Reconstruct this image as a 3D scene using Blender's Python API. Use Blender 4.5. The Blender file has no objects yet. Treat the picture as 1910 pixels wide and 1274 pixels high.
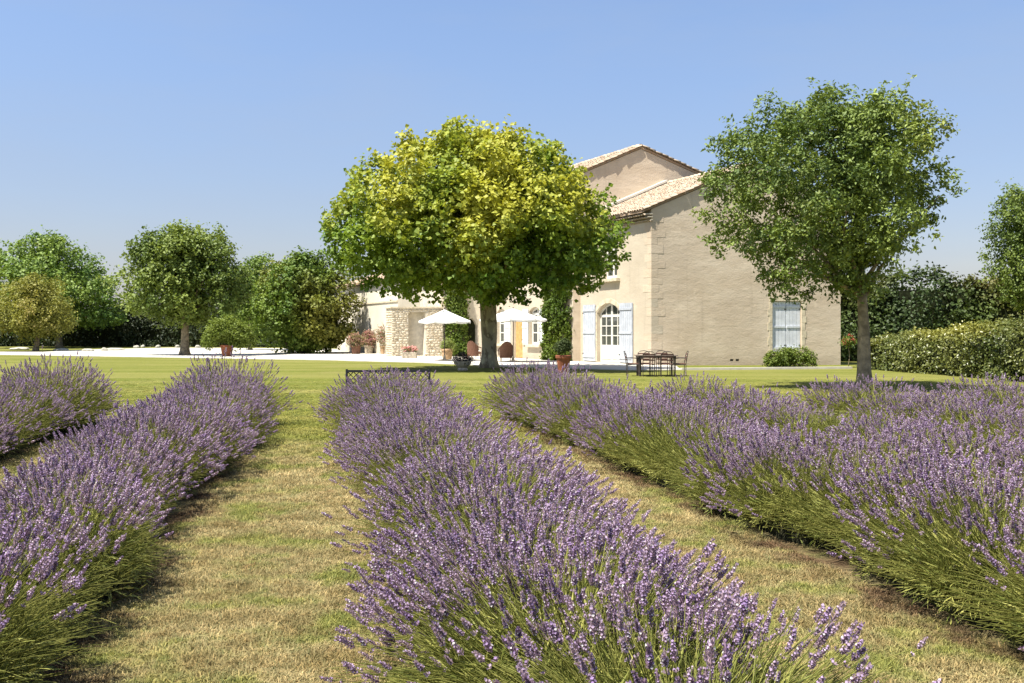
import bpy, bmesh, math, random
import numpy as np
from mathutils import Vector, Matrix
from mathutils.geometry import tessellate_polygon

random.seed(7)
RNG = np.random.default_rng(11)
R = math.radians
sc = bpy.context.scene
COL = sc.collection

# ------------------------------------------------------------------ camera
F_PX, CX, HY, CAM_H = 1800.0, 955.0, 620.0, 1.55
cam_d = bpy.data.cameras.new('camera')
cam_d.sensor_fit = 'HORIZONTAL'
cam_d.sensor_width = 36.0
cam_d.lens = 36.0 * F_PX / 1910.0
cam_d.shift_y = -(637.0 - HY) / 1910.0
cam_d.clip_start = 0.05
cam_d.clip_end = 3000
cam = bpy.data.objects.new('camera', cam_d)
cam.location = (0, 0, CAM_H)
cam.rotation_euler = (R(90), 0, 0)
COL.objects.link(cam)
sc.camera = cam

# ------------------------------------------------------------------ light
SUN_ELEV = 65.0
SUN_AZ = Vector((-0.86, -0.51)).normalized()          # horizontal direction towards the sun
sun_dir = Vector((SUN_AZ.x * math.cos(R(SUN_ELEV)), SUN_AZ.y * math.cos(R(SUN_ELEV)), math.sin(R(SUN_ELEV))))
world = bpy.data.worlds.new('World')
sc.world = world
world.use_nodes = True
wn = world.node_tree
bg = wn.nodes['Background']
sky = wn.nodes.new('ShaderNodeTexSky')
sky.sky_type = 'NISHITA'
sky.sun_disc = False
sky.sun_elevation = R(SUN_ELEV)
sky.sun_rotation = math.atan2(SUN_AZ.x, SUN_AZ.y)
sky.altitude = 100
sky.air_density = 1.0
sky.dust_density = 0.9
sky.ozone_density = 2.0
tint = wn.nodes.new('ShaderNodeMix'); tint.data_type = 'RGBA'; tint.blend_type = 'MULTIPLY'
tint.inputs[0].default_value = 1.0
tint.inputs[7].default_value = (1.09, 1.02, 1.08, 1)
wn.links.new(sky.outputs[0], tint.inputs[6])
# summer haze: the whole ring of sky near the horizon is duller and more lavender than the model's
gco = wn.nodes.new('ShaderNodeTexCoord'); sep = wn.nodes.new('ShaderNodeSeparateXYZ')
mr_ = wn.nodes.new('ShaderNodeMapRange'); mr_.interpolation_type = 'SMOOTHSTEP'
mr_.inputs[1].default_value = 0.0; mr_.inputs[2].default_value = 0.36
hz_ = wn.nodes.new('ShaderNodeMix'); hz_.data_type = 'RGBA'
hz_.inputs[6].default_value = (0.68, 0.625, 0.61, 1); hz_.inputs[7].default_value = (0.96, 1.0, 0.98, 1)
t2 = wn.nodes.new('ShaderNodeMix'); t2.data_type = 'RGBA'; t2.blend_type = 'MULTIPLY'; t2.inputs[0].default_value = 1.0
wn.links.new(gco.outputs['Generated'], sep.inputs[0]); wn.links.new(sep.outputs[2], mr_.inputs[0])
wn.links.new(mr_.outputs[0], hz_.inputs[0])
wn.links.new(tint.outputs[2], t2.inputs[6]); wn.links.new(hz_.outputs[2], t2.inputs[7])
# very thin veils of high haze over the whole dome
mpv = wn.nodes.new('ShaderNodeMapping'); mpv.inputs['Scale'].default_value = (1.6, 1.6, 7.0)
nzv = wn.nodes.new('ShaderNodeTexNoise'); nzv.inputs['Scale'].default_value = 1.8; nzv.inputs['Detail'].default_value = 7; nzv.inputs['Roughness'].default_value = 0.58
mrv = wn.nodes.new('ShaderNodeMapRange'); mrv.inputs[1].default_value = 0.42; mrv.inputs[2].default_value = 0.78; mrv.inputs[3].default_value = 0.0; mrv.inputs[4].default_value = 0.30
vl = wn.nodes.new('ShaderNodeMix'); vl.data_type = 'RGBA'; vl.inputs[7].default_value = (2.55, 2.95, 3.65, 1)
wn.links.new(gco.outputs['Generated'], mpv.inputs[0]); wn.links.new(mpv.outputs[0], nzv.inputs['Vector'])
wn.links.new(nzv.outputs[0], mrv.inputs[0]); wn.links.new(mrv.outputs[0], vl.inputs[0])
wn.links.new(t2.outputs[2], vl.inputs[6])
wn.links.new(vl.outputs[2], bg.inputs[0])
bg.inputs[1].default_value = 0.087
sl = bpy.data.lights.new('sun', 'SUN')
sl.energy = 5.0
sl.angle = R(0.5)
sl.color = (1.0, 0.95, 0.86)
so = bpy.data.objects.new('sun', sl)
so.rotation_euler = sun_dir.to_track_quat('Z', 'Y').to_euler()
so.location = (-20, -20, 40)
COL.objects.link(so)
vs = sc.view_settings
vs.view_transform = 'Standard'
vs.look = 'None'
vs.exposure = 1.10
vs.gamma = 1.0
vs.use_curve_mapping = False
sc.cycles.max_bounces = 6
sc.cycles.transparent_max_bounces = 4
sc.cycles.diffuse_bounces = 3
sc.cycles.glossy_bounces = 2
sc.cycles.transmission_bounces = 3


# ------------------------------------------------------------------ picture measurements -> places
def gpt(px, py):
    d = F_PX * CAM_H / (py - HY)
    return Vector(((px - CX) / F_PX * d, d, 0))


def wpt(px, py, d):
    return Vector(((px - CX) / F_PX * d, d, CAM_H + (HY - py) / F_PX * d))


# ------------------------------------------------------------------ node helper
class NT:
    def __init__(self, name):
        self.m = bpy.data.materials.new(name)
        self.m.use_nodes = True
        self.t = self.m.node_tree
        self.t.nodes.clear()
        self.out = self.t.nodes.new('ShaderNodeOutputMaterial')

    def n(self, typ, **kw):
        x = self.t.nodes.new(typ)
        for k, v in kw.items():
            setattr(x, k, v)
        return x

    def put(self, sock, v):
        if v is None:
            return
        if isinstance(v, bpy.types.NodeSocket):
            self.t.links.new(v, sock)
        else:
            if isinstance(v, (tuple, list)) and sock.type == 'RGBA' and len(v) == 3:
                v = (*v, 1)
            sock.default_value = v

    def math(self, op, a, b=None, c=None, clamp=False):
        x = self.n('ShaderNodeMath', operation=op, use_clamp=clamp)
        self.put(x.inputs[0], a); self.put(x.inputs[1], b)
        if c is not None:
            self.put(x.inputs[2], c)
        return x.outputs[0]

    def ss(self, v, lo, hi):
        x = self.n('ShaderNodeMapRange', interpolation_type='SMOOTHSTEP')
        self.put(x.inputs[0], v); x.inputs[1].default_value = lo; x.inputs[2].default_value = hi
        return x.outputs[0]

    def mix(self, f, a, b, mode='MIX'):
        x = self.n('ShaderNodeMix', data_type='RGBA', blend_type=mode)
        self.put(x.inputs[0], f); self.put(x.inputs[6], a); self.put(x.inputs[7], b)
        return x.outputs[2]

    def noise(self, vec=None, scale=5.0, detail=4.0, rough=0.55):
        x = self.n('ShaderNodeTexNoise')
        self.put(x.inputs['Vector'], vec)
        x.inputs['Scale'].default_value = scale
        x.inputs['Detail'].default_value = detail
        x.inputs['Roughness'].default_value = rough
        return x.outputs[0]

    def pos(self):
        return self.n('ShaderNodeNewGeometry').outputs['Position']

    def obj(self):
        return self.n('ShaderNodeTexCoord').outputs['Object']

    def scaled(self, vec, s, rot=(0, 0, 0)):
        x = self.n('ShaderNodeMapping')
        self.put(x.inputs[0], vec)
        x.inputs['Scale'].default_value = s
        x.inputs['Rotation'].default_value = rot
        return x.outputs[0]

    def attr(self, name):
        x = self.n('ShaderNodeAttribute', attribute_name=name)
        return x.outputs['Fac']

    def bump(self, h, strength=0.3, dist=0.02):
        x = self.n('ShaderNodeBump')
        x.inputs['Strength'].default_value = strength
        x.inputs['Distance'].default_value = dist
        self.put(x.inputs['Height'], h)
        return x.outputs[0]

    def bsdf(self, col, rough=0.8, normal=None, spec=0.3, metal=0.0):
        x = self.n('ShaderNodeBsdfPrincipled')
        self.put(x.inputs['Base Color'], col)
        self.put(x.inputs['Roughness'], rough)
        x.inputs['Specular IOR Level'].default_value = spec
        x.inputs['Metallic'].default_value = metal
        if normal is not None:
            self.put(x.inputs['Normal'], normal)
        return x.outputs[0]

    def done(self, sh):
        self.t.links.new(sh, self.out.inputs[0])
        return self.m


def mat_plain(name, col, rough=0.7, var=0.25, scale=6.0, spec=0.3, metal=0.0, bump=0.0):
    k = NT(name)
    p = k.obj()
    f = k.noise(p, scale, 5)
    a = tuple(c * (1 - var) for c in col)
    b = tuple(min(1, c * (1 + var)) for c in col)
    c = k.mix(k.ss(f, 0.3, 0.7), a, b)
    nrm = k.bump(k.noise(p, scale * 6, 4), bump, 0.02) if bump else None
    return k.done(k.bsdf(c, rough, nrm, spec, metal))


def mat_leaf(name, dark, light, extra=None, trans=0.3, rough=0.55, spec=0.3):
    k = NT(name)
    t = k.attr('tint')
    c = k.mix(t, dark, light)
    if extra is not None:
        c = k.mix(k.attr('extra'), c, extra)
    d = k.bsdf(c, rough, None, spec)
    tr = k.n('ShaderNodeBsdfTranslucent')
    tc = k.mix(0.5, c, (1.0, 0.95, 0.25), 'MULTIPLY')
    k.put(tr.inputs[0], tc)
    mx = k.n('ShaderNodeMixShader')
    mx.inputs[0].default_value = trans
    k.t.links.new(d, mx.inputs[1]); k.t.links.new(tr.outputs[0], mx.inputs[2])
    return k.done(mx.outputs[0])


def mat_plaster(name, a, b, stain, streak=(0.35, 0.35, 2.6), bump=0.5, bscale=3.0):
    k = NT(name)
    p = k.pos()
    n1 = k.noise(k.scaled(p, streak), 1.0, 6, 0.62)
    n2 = k.noise(p, 0.45, 4)
    c = k.mix(k.ss(n1, 0.3, 0.72), a, b)
    c = k.mix(k.math('MULTIPLY', k.ss(n2, 0.45, 0.75), 0.55), c, stain)
    st = k.noise(k.scaled(p, (2.6, 2.6, 0.16)), 1.0, 5, 0.6)
    c = k.mix(k.math('MULTIPLY', k.ss(st, 0.56, 0.78), 0.35), c, tuple(x * 0.66 for x in stain))
    pa = k.noise(k.scaled(p, (1, 1, 1.3)), 0.9, 6, 0.7)
    c = k.mix(k.math('MULTIPLY', k.ss(pa, 0.60, 0.66), 0.30), c, tuple(min(1, x * 1.28) for x in b))
    z = k.n('ShaderNodeSeparateXYZ'); k.put(z.inputs[0], p)
    foot = k.math('MULTIPLY', k.ss(k.math('ADD', z.outputs[2], k.math('MULTIPLY', k.noise(p, 1.3, 5), 1.2)), 1.5, 0.55), 0.5)
    c = k.mix(foot, c, tuple(x * 0.72 for x in stain))
    h = k.math('ADD', k.noise(k.scaled(p, tuple(x * bscale for x in streak)), 1.5, 7, 0.65), k.math('MULTIPLY', k.noise(p, 14, 4), 0.35))
    return k.done(k.bsdf(c, 0.9, k.bump(h, bump, 0.06), 0.15))


ROWS = [(-4.25, 5.0, 17.6, 0.86), (-1.62, 1.8, 17.1, 0.85), (1.07, 1.2, 16.5, 0.73), (3.72, 2.2, 17.2, 0.80),
        (6.00, 3.2, 15.0, 0.65), (8.25, 4.4, 14.8, 0.65), (10.3, 6.0, 13.8, 0.70)]
RN = Vector((0.981, 0.194, 0)); RD = Vector((-0.194, 0.981, 0))


def row_pt(lat, a):
    return RN * lat + RD * a


def ground_colour(k, p):
    """colour of turf as a function of place: dry straw between the rows, mown green lawn beyond"""
    s = k.n('ShaderNodeSeparateXYZ'); k.put(s.inputs[0], p)
    x, y = s.outputs[0], s.outputs[1]
    lat = k.math('ADD', k.math('MULTIPLY', x, 0.981), k.math('MULTIPLY', y, 0.194))
    a = k.math('ADD', k.math('MULTIPLY', x, -0.194), k.math('MULTIPLY', y, 0.981))
    n_big = k.noise(p, 0.7, 4)
    n_mid = k.noise(p, 3.2, 5, 0.6)
    n_fine = k.noise(p, 38, 3, 0.6)
    dry = k.ss(k.math('ADD', a, k.math('MULTIPLY', n_big, 5)), 18.6, 13.2)
    green = k.mix(k.ss(n_mid, 0.3, 0.7), (0.112, 0.136, 0.024), (0.176, 0.184, 0.039))
    band = k.noise(k.scaled(p, (0.05, 0.62, 1)), 1.0, 3)
    green = k.mix(k.ss(band, 0.35, 0.68), green, (0.208, 0.204, 0.056))
    green = k.mix(k.math('MULTIPLY', k.ss(k.noise(p, 0.22, 3), 0.5, 0.72), 0.6), green, (0.235, 0.215, 0.075))
    straw = k.mix(k.ss(n_mid, 0.34, 0.66), (0.195, 0.160, 0.070), (0.345, 0.295, 0.155))
    straw = k.mix(k.ss(k.noise(p, 1.6, 5, 0.65), 0.46, 0.64), straw, (0.170, 0.182, 0.050))
    straw = k.mix(k.ss(k.noise(p, 2.1, 4), 0.62, 0.78), straw, (0.20, 0.125, 0.060))
    c = k.mix(dry, green, straw)
    dist = None
    for lt, a0, a1, h in ROWS:
        dd = k.math('ABSOLUTE', k.math('SUBTRACT', lat, lt))
        dist = dd if dist is None else k.math('MINIMUM', dist, dd)
    wob = k.math('ADD', dist, k.math('MULTIPLY', k.math('SUBTRACT', n_mid, 0.5), 0.75))
    soil = k.math('MULTIPLY', k.ss(wob, 0.74, 0.52), k.ss(a, 17.4, 16.6))
    c = k.mix(k.math('MULTIPLY', soil, k.ss(k.noise(p, 1.9, 3), .32, .62)), c, k.mix(n_mid, (0.080, 0.052, 0.030), (0.16, 0.108, 0.062)))
    return c, n_fine, n_mid


k = NT('turf')
p_ = k.pos()
gc, nf, nm = ground_colour(k, p_)
gc = k.mix(k.ss(nf, 0.25, 0.75), k.mix(1.0, gc, (0.72, 0.72, 0.72), 'MULTIPLY'), gc)
M_turf = k.done(k.bsdf(gc, 0.95, k.bump(k.math('ADD', nf, nm), 0.6, 0.04), 0.05))
k = NT('grass_blades')
gc, nf, nm = ground_colour(k, k.pos())
oi = k.n('ShaderNodeObjectInfo')
rv = oi.outputs['Random']
gc = k.mix(1.0, gc, (1.22, 1.2, 1.15), 'MULTIPLY')
gc = k.mix(k.ss(rv, 0.55, 1.0), gc, k.mix(1.0, gc, (1.7, 1.55, 1.5), 'MULTIPLY'))
gc = k.mix(k.ss(rv, 0.3, 0.0), gc, k.mix(1.0, gc, (0.55, 0.66, 0.6), 'MULTIPLY'))
d_ = k.bsdf(gc, 0.7, None, 0.15)
tr_ = k.n('ShaderNodeBsdfTranslucent'); k.put(tr_.inputs[0], gc)
mx_ = k.n('ShaderNodeMixShader'); mx_.inputs[0].default_value = 0.3
k.t.links.new(d_, mx_.inputs[1]); k.t.links.new(tr_.outputs[0], mx_.inputs[2])
M_blade = k.done(mx_.outputs[0])

M = dict(
    turf=M_turf, blade=M_blade,
    gable=mat_plaster('gable_plaster', (0.52, 0.420, 0.305), (0.62, 0.52, 0.395), (0.48, 0.39, 0.29), (0.55, 0.55, 1.15), 0.30, 2.2),
    front=mat_plaster('front_plaster', (0.485, 0.415, 0.315), (0.545, 0.475, 0.365), (0.44, 0.375, 0.28), (0.5, 0.5, 0.9), 0.25),
    white_wall=mat_plaster('pale_plaster', (0.62, 0.57, 0.45), (0.70, 0.65, 0.53), (0.60, 0.54, 0.42), (0.4, 0.4, 0.7), 0.15),
    dressed=mat_plain('dressed_stone', (0.58, 0.50, 0.36), 0.85, 0.18, 5, 0.15, bump=0.3),
    shutter=mat_plain('blue_grey_paint', (0.455, 0.485, 0.53), 0.55, 0.10, 3),
    shutter_pale=mat_plain('blue_paint_lightened_for_grazing_light', (0.60, 0.62, 0.65), 0.6, 0.10, 3),  # same paint on the gable window, colour lightened to offset dim grazing light
    shutter_white=mat_plain('pale_paint', (0.70, 0.71, 0.70), 0.55, 0.08, 3),
    white=mat_plain('white_paint', (0.64, 0.62, 0.55), 0.5, 0.05, 3),
    wood_door=mat_plain('honey_wood', (0.48, 0.30, 0.11), 0.6, 0.2, 5),
    terracotta=mat_plain('terracotta', (0.24, 0.085, 0.045), 0.8, 0.25, 7, 0.2, bump=0.2),
    tan_pot=mat_plain('weathered_clay', (0.42, 0.28, 0.16), 0.85, 0.25, 7, 0.2, bump=0.2),
    stone_pot=mat_plain('pale_stone_pot', (0.44, 0.38, 0.29), 0.9, 0.25, 8, 0.15, bump=0.3),
    iron=mat_plain('black_iron', (0.018, 0.018, 0.02), 0.5, 0.2, 6, 0.4),
    wicker=mat_plain('brown_wicker', (0.17, 0.085, 0.055), 0.7, 0.35, 40, 0.2, bump=0.6),
    table=mat_plain('weathered_table_wood', (0.17, 0.13, 0.105), 0.6, 0.25, 10, 0.3),
    table_frame=mat_plain('dark_bronze_metal', (0.055, 0.042, 0.038), 0.5, 0.25, 9, 0.4),
    seat_red=mat_plain('faded_red_slats', (0.16, 0.075, 0.06), 0.7, 0.25, 9),
    canvas=mat_plain('white_canvas', (0.80, 0.80, 0.78), 0.8, 0.04, 3, 0.1),
    bark=mat_plain('grey_brown_bark', (0.25, 0.20, 0.13), 0.9, 0.4, 5, 0.1, bump=0.7),
    rock=mat_plain('pale_rock', (0.40, 0.38, 0.31), 0.9, 0.15, 4, 0.1, bump=0.3),
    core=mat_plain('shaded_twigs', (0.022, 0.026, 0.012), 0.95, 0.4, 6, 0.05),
    kerb=mat_plain('pale_kerb_stone', (0.60, 0.56, 0.47), 0.9, 0.1, 3, 0.1),
    soil=mat_plain('garden_soil', (0.11, 0.075, 0.045), 0.95, 0.35, 6, 0.05, bump=0.5),
)
k = NT('plane_bark')
p_ = k.obj()
f1 = k.noise(k.scaled(p_, (1, 1, .55)), 3.4, 5, .6)
c_ = k.mix(k.ss(f1, .44, .50), (.19, .15, .095), (.34, .29, .19))
c_ = k.mix(k.ss(k.noise(k.scaled(p_, (1, 1, .6)), 5.1, 4, .6), .56, .60), c_, (.46, .40, .24))
M['bark_plane'] = k.done(k.bsdf(c_, .9, k.bump(f1, .5, .03), .1))
k = NT('gravel')
p_ = k.pos()
c_ = k.mix(k.noise(p_, 30, 3), (0.46, 0.43, 0.365), (0.58, 0.555, 0.49))
c_ = k.mix(k.math('MULTIPLY', k.ss(k.noise(p_, 0.5, 4), 0.5, 0.75), 0.4), c_, (0.50, 0.44, 0.33))
M['gravel'] = k.done(k.bsdf(c_, 0.95, k.bump(k.noise(p_, 25, 3), 0.4, 0.02), 0.1))
k = NT('window_glass')
M['glass'] = k.done(k.bsdf(k.mix(k.noise(k.obj(), 1.5, 3), (0.035, 0.04, 0.04), (0.09, 0.10, 0.085)), 0.06, None, 0.6))
k = NT('roof_tile')
t_ = k.attr('tint')
c_ = k.mix(t_, (0.36, 0.25, 0.165), (0.55, 0.46, 0.345))
c_ = k.mix(k.ss(k.noise(k.pos(), 5, 5), 0.45, 0.75), c_, (0.38, 0.32, 0.26))
c_ = k.mix(k.ss(k.noise(k.pos(), 2.1, 4), 0.60, 0.78), c_, (0.27, 0.22, 0.17))
M['tile'] = k.done(k.bsdf(c_, 0.9, k.bump(k.noise(k.pos(), 30, 3), 0.3, 0.01), 0.1))
k = NT('wall_stone')
t_ = k.attr('tint')
c_ = k.mix(t_, (0.50, 0.41, 0.28), (0.70, 0.63, 0.49))
M['stone'] = k.done(k.bsdf(k.mix(k.ss(k.noise(k.pos(), 6, 4), 0.4, 0.8), c_, (0.40, 0.34, 0.25)), 0.95, k.bump(k.noise(k.pos(), 18, 4), 0.5, 0.03), 0.1))
M['mortar'] = mat_plain('lime_mortar', (0.58, 0.52, 0.41), 0.95, 0.15, 4, 0.1)


# ------------------------------------------------------------------ object helpers
BASE = {}


def tag(o, label=None, cat=None, group=None, kind=None):
    if label: o['label'] = label
    if cat: o['category'] = cat
    if group: o['group'] = group
    if kind: o['kind'] = kind
    return o


def thing(name, loc, label, cat, group=None, rz=0.0):
    o = bpy.data.objects.new(name, None)
    o.empty_display_size = 0.2
    o.location = loc
    o.rotation_euler = (0, 0, rz)
    COL.objects.link(o)
    BASE[o.name] = Vector(loc)
    return tag(o, label, cat, group)


def link(name, me, mat, parent=None, kind=None):
    o = bpy.data.objects.new(name, me)
    COL.objects.link(o)
    if mat is not None and not me.materials:
        me.materials.append(mat)
    if parent is not None:
        o.parent = parent
        BASE[o.name] = BASE[parent.name]
    else:
        BASE[o.name] = Vector((0, 0, 0))
    if kind: o['kind'] = kind
    return o


def np_mesh(name, V, T, attrs=None, smooth=False):
    """V (n,3), T (m,3) or (m,4) index arrays"""
    me = bpy.data.meshes.new(name)
    V = np.ascontiguousarray(V, dtype=np.float32); T = np.ascontiguousarray(T, dtype=np.int32)
    n, m, w = len(V), len(T), T.shape[1]
    me.vertices.add(n); me.vertices.foreach_set('co', V.ravel())
    me.loops.add(m * w); me.loops.foreach_set('vertex_index', T.ravel())
    me.polygons.add(m)
    me.polygons.foreach_set('loop_start', np.arange(0, m * w, w, dtype=np.int32))
    if smooth:
        me.polygons.foreach_set('use_smooth', np.ones(m, dtype=bool))
    for k_, v in (attrs or {}).items():
        a = me.attributes.new(k_, 'FLOAT', 'POINT')
        a.data.foreach_set('value', np.ascontiguousarray(v, dtype=np.float32))
    me.update(calc_edges=True)
    return me


class MB:
    def __init__(self):
        self.v, self.f = [], []

    def poly(self, pts):
        i = len(self.v)
        self.v += [Vector(p) for p in pts]
        self.f.append(list(range(i, i + len(pts))))

    def box(self, c, ax, ay, az):
        """centre and three half-axis vectors"""
        c, ax, ay, az = Vector(c), Vector(ax), Vector(ay), Vector(az)
        i = len(self.v)
        for sz in (-1, 1):
            for sx, sy in ((-1, -1), (1, -1), (1, 1), (-1, 1)):
                self.v.append(c + ax * sx + ay * sy + az * sz)
        for q in ((3, 2, 1, 0), (4, 5, 6, 7), (0, 1, 5, 4), (1, 2, 6, 5), (2, 3, 7, 6), (3, 0, 4, 7)):
            self.f.append([i + j for j in q])

    def bx(self, x0, x1, y0, y1, z0, z1):
        self.box(((x0 + x1) / 2, (y0 + y1) / 2, (z0 + z1) / 2), ((x1 - x0) / 2, 0, 0), (0, (y1 - y0) / 2, 0), (0, 0, (z1 - z0) / 2))

    def tube(self, pts, rads, seg=8, cap=True):
        pts = [Vector(p) for p in pts]
        if not isinstance(rads, (list, tuple)): rads = [rads] * len(pts)
        i0 = len(self.v)
        up = Vector((0.3, 0.2, 1)).normalized()
        for j, p in enumerate(pts):
            d = (pts[min(j + 1, len(pts) - 1)] - pts[max(j - 1, 0)]).normalized()
            ref = up if abs(d.dot(up)) < 0.9 else Vector((1, 0.1, 0))
            a = d.cross(ref).normalized(); b = d.cross(a)
            for s in range(seg):
                th = 2 * math.pi * s / seg
                self.v.append(p + (a * math.cos(th) + b * math.sin(th)) * rads[j])
        for j in range(len(pts) - 1):
            for s in range(seg):
                q = i0 + j * seg
                self.f.append([q + s, q + (s + 1) % seg, q + seg + (s + 1) % seg, q + seg + s])
        if cap:
            self.f.append([i0 + s for s in range(seg)][::-1])
            e = i0 + (len(pts) - 1) * seg
            self.f.append([e + s for s in range(seg)])

    def lathe(self, prof, c=(0, 0, 0), seg=20):
        c = Vector(c); i0 = len(self.v)
        for r, z in prof:
            for s in range(seg):
                th = 2 * math.pi * s / seg
                self.v.append(c + Vector((r * math.cos(th), r * math.sin(th), z)))
        for j in range(len(prof) - 1):
            for s in range(seg):
                q = i0 + j * seg
                self.f.append([q + s, q + (s + 1) % seg, q + seg + (s + 1) % seg, q + seg + s])
        self.f.append([i0 + s for s in range(seg)][::-1])
        e = i0 + (len(prof) - 1) * seg
        self.f.append([e + s for s in range(seg)])

    def build(self, name, mat, parent=None, kind=None, smooth=False, bevel=0.0, local=False):
        me = bpy.data.meshes.new(name)
        off = BASE[parent.name] if (parent is not None and not local) else Vector((0, 0, 0))
        me.from_pydata([tuple(p - off) for p in self.v], [], self.f)
        bm = bmesh.new(); bm.from_mesh(me)
        bmesh.ops.remove_doubles(bm, verts=bm.verts, dist=1e-5)
        if bevel:
            bmesh.ops.bevel(bm, geom=list(bm.edges), offset=bevel, segments=1, affect='EDGES')
        bmesh.ops.recalc_face_normals(bm, faces=bm.faces)
        bm.to_mesh(me); bm.free()
        if smooth:
            me.polygons.foreach_set('use_smooth', np.ones(len(me.polygons), dtype=bool))
        return link(name, me, mat, parent, kind)


def dup(root, loc, rz, label, group=None):
    r = root.copy(); COL.objects.link(r)
    r.location = loc; r.rotation_euler = (0, 0, rz); r['label'] = label
    if group: r['group'] = group
    for ch in list(root.children):
        c = ch.copy(); COL.objects.link(c); c.parent = r
        for g in list(ch.children):
            e = g.copy(); COL.objects.link(e); e.parent = c
    return r


# ------------------------------------------------------------------ ground
def sheet(name, pts, z, mat, kind='structure', thick=0.0):
    mb = MB()
    if thick:
        top = [Vector((x, y, z)) for x, y in pts]
        bot = [Vector((x, y, z - thick)) for x, y in pts]
        mb.poly(top)
        for i in range(len(pts)):
            j = (i + 1) % len(pts)
            mb.poly([bot[i], bot[j], top[j], top[i]])
    else:
        mb.poly([(x, y, z) for x, y in pts])
    return mb.build(name, mat, None, kind)


sheet('lawn', [(-1500, -60), (1500, -60), (1500, 2500), (-1500, 2500)], 0, M['turf'])

# house frame
C0 = Vector((6.5, 45.0, 0))
U = Vector((-0.437, 0.900, 0)).normalized(); V_ = Vector((0.997, 0.080, 0)).normalized()
Z = Vector((0, 0, 1))


def H(t, s, z):
    return C0 + U * t + V_ * s + Z * z


tp = [gpt(-260, 659), gpt(0, 662), gpt(330, 667.5), gpt(600, 672), gpt(785, 677), gpt(929, 684), gpt(1174, 691), gpt(1272, 690.5)]
back = [H(-0.9, 0.6, 0), H(8, 4, 0), H(20, 2, 0), Vector((-6, 80, 0)), Vector((-20, 92, 0)), Vector((-34, 96, 0)), gpt(160, 652.6), gpt(80, 657), gpt(-260, 656)]
edge = []
for p, q in zip(tp[:-1], tp[1:]):
    m_ = max(2, int((q - p).length / .6))
    for i in range(m_):
        r_ = p.lerp(q, i / m_); edge.append(Vector((r_.x, r_.y + random.gauss(0, .07), 0)))
edge.append(tp[-1])
sheet('terrace', [(p.x, p.y) for p in edge + back], 0.03, M['gravel'], thick=0.05)
# narrow stone edging in front of the gable with a strip of bed behind it
e0, e1 = gpt(1272, 690.5), gpt(1590, 688)
sheet('flower_bed', [(e0.x, e0.y + .25), (e1.x, e1.y + .25), (H(0, 9.9, 0).x, H(-.05, 9.9, 0).y), (H(-.05, 0, 0).x, H(-.05, 0, 0).y)], 0.008, M['turf'])
mb = MB()
dv = (e1 - e0).normalized(); pv = Vector((-dv.y, dv.x, 0))
mb.box((e0 + e1) / 2 + Z * 0.035 + pv * 0.1, (e1 - e0) / 2, pv * 0.1, Z * 0.055)
mb.build('path_edging', M['kerb'], None, 'structure')


# ------------------------------------------------------------------ farmhouse
def panel(mb, o, ea, n, outer, holes, depth):
    """wall face in the plane (ea, z) with openings that get reveals running inwards by depth"""
    P = lambda a, z, k=0.0: o + ea * a + Z * z - n * k
    loops = [outer] + holes
    flat = [q for l in loops for q in l]
    tris = tessellate_polygon([[Vector((a, b, 0)) for a, b in l] for l in loops])
    i0 = len(mb.v)
    mb.v += [P(a, b) for a, b in flat]
    for t in tris:
        mb.f.append([i0 + j for j in t])
    for l in holes:
        for i in range(len(l)):
            a, b = l[i], l[(i + 1) % len(l)]
            mb.poly([P(*a), P(*b), P(*b, depth), P(*a, depth)])


def arch(a0, a1, z0, zs, zc, n=8):
    """opening with a segmental arch on top"""
    pts = [(a0, z0), (a1, z0)]
    for i in range(n + 1):
        f = i / n
        a = a1 + (a0 - a1) * f
        pts.append((a, zs + (zc - zs) * (1 - (2 * f - 1) ** 2)))
    return pts


def rect(a0, a1, z0, z1):
    return [(a0, z0), (a1, z0), (a1, z1), (a0, z1)]


def glazed(parent, name, o, ea, n, a0, a1, z0, zs, zc, depth, ncol, zrows, panel_h, mat):
    """a pair of glazed leaves under an arched transom as ONE pierced panel, each pane its own sub-part"""
    mb = MB()
    oo = o - n * (depth - 0.06)
    holes = []
    st, mt = 0.10, 0.045
    mid = (a0 + a1) / 2
    panes = []
    for (l, r) in ((a0 + st, mid - 0.07), (mid + 0.07, a1 - st)):
        w = (r - l - mt * (ncol - 1)) / ncol
        for c in range(ncol):
            x0 = l + c * (w + mt); x1 = x0 + w
            for (p0, p1) in zrows:
                panes.append(rect(x0, x1, p0, p1))
            if zc > zs:
                f = lambda x: zs + (zc - zs) * (1 - ((x - mid) / ((a1 - a0) / 2)) ** 2) - 0.10
                zt = zrows[-1][1] + 0.13
                panes.append([(x0, zt), (x1, zt), (x1, max(f(x1), zt + .05)), (x0, max(f(x0), zt + .05))])
    outer = arch(a0 + .001, a1 - .001, z0, zs, zc - .001) if zc > zs else rect(a0 + .001, a1 - .001, z0, zs - .001)
    panel(mb, oo, ea, n, outer, panes, 0.05)
    fr = mb.build(name, mat, parent)
    for q in panes:
        m2 = MB()
        c = [oo + ea * a + Z * b - n * 0.03 for a, b in q]
        m2.poly(c)
        m2.poly([x - n * 0.006 for x in c][::-1])
        for i in range(4):
            j = (i + 1) % 4
            m2.poly([c[i], c[j], c[j] - n * .006, c[i] - n * .006])
        m2.build('pane', M['glass'], fr)
    # panelled foot of the leaves
    if panel_h:
        for (l, r) in ((a0 + st + .02, mid - 0.09), (mid + 0.09, a1 - st - .02)):
            m2 = MB(); m2.box(oo + ea * (l + r) / 2 + Z * (z0 + 0.14 + panel_h / 2) + n * 0.006, ea * (r - l) / 2, n * 0.012, Z * panel_h / 2)
            m2.build('kick_panel', mat, fr)
    return fr


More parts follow.
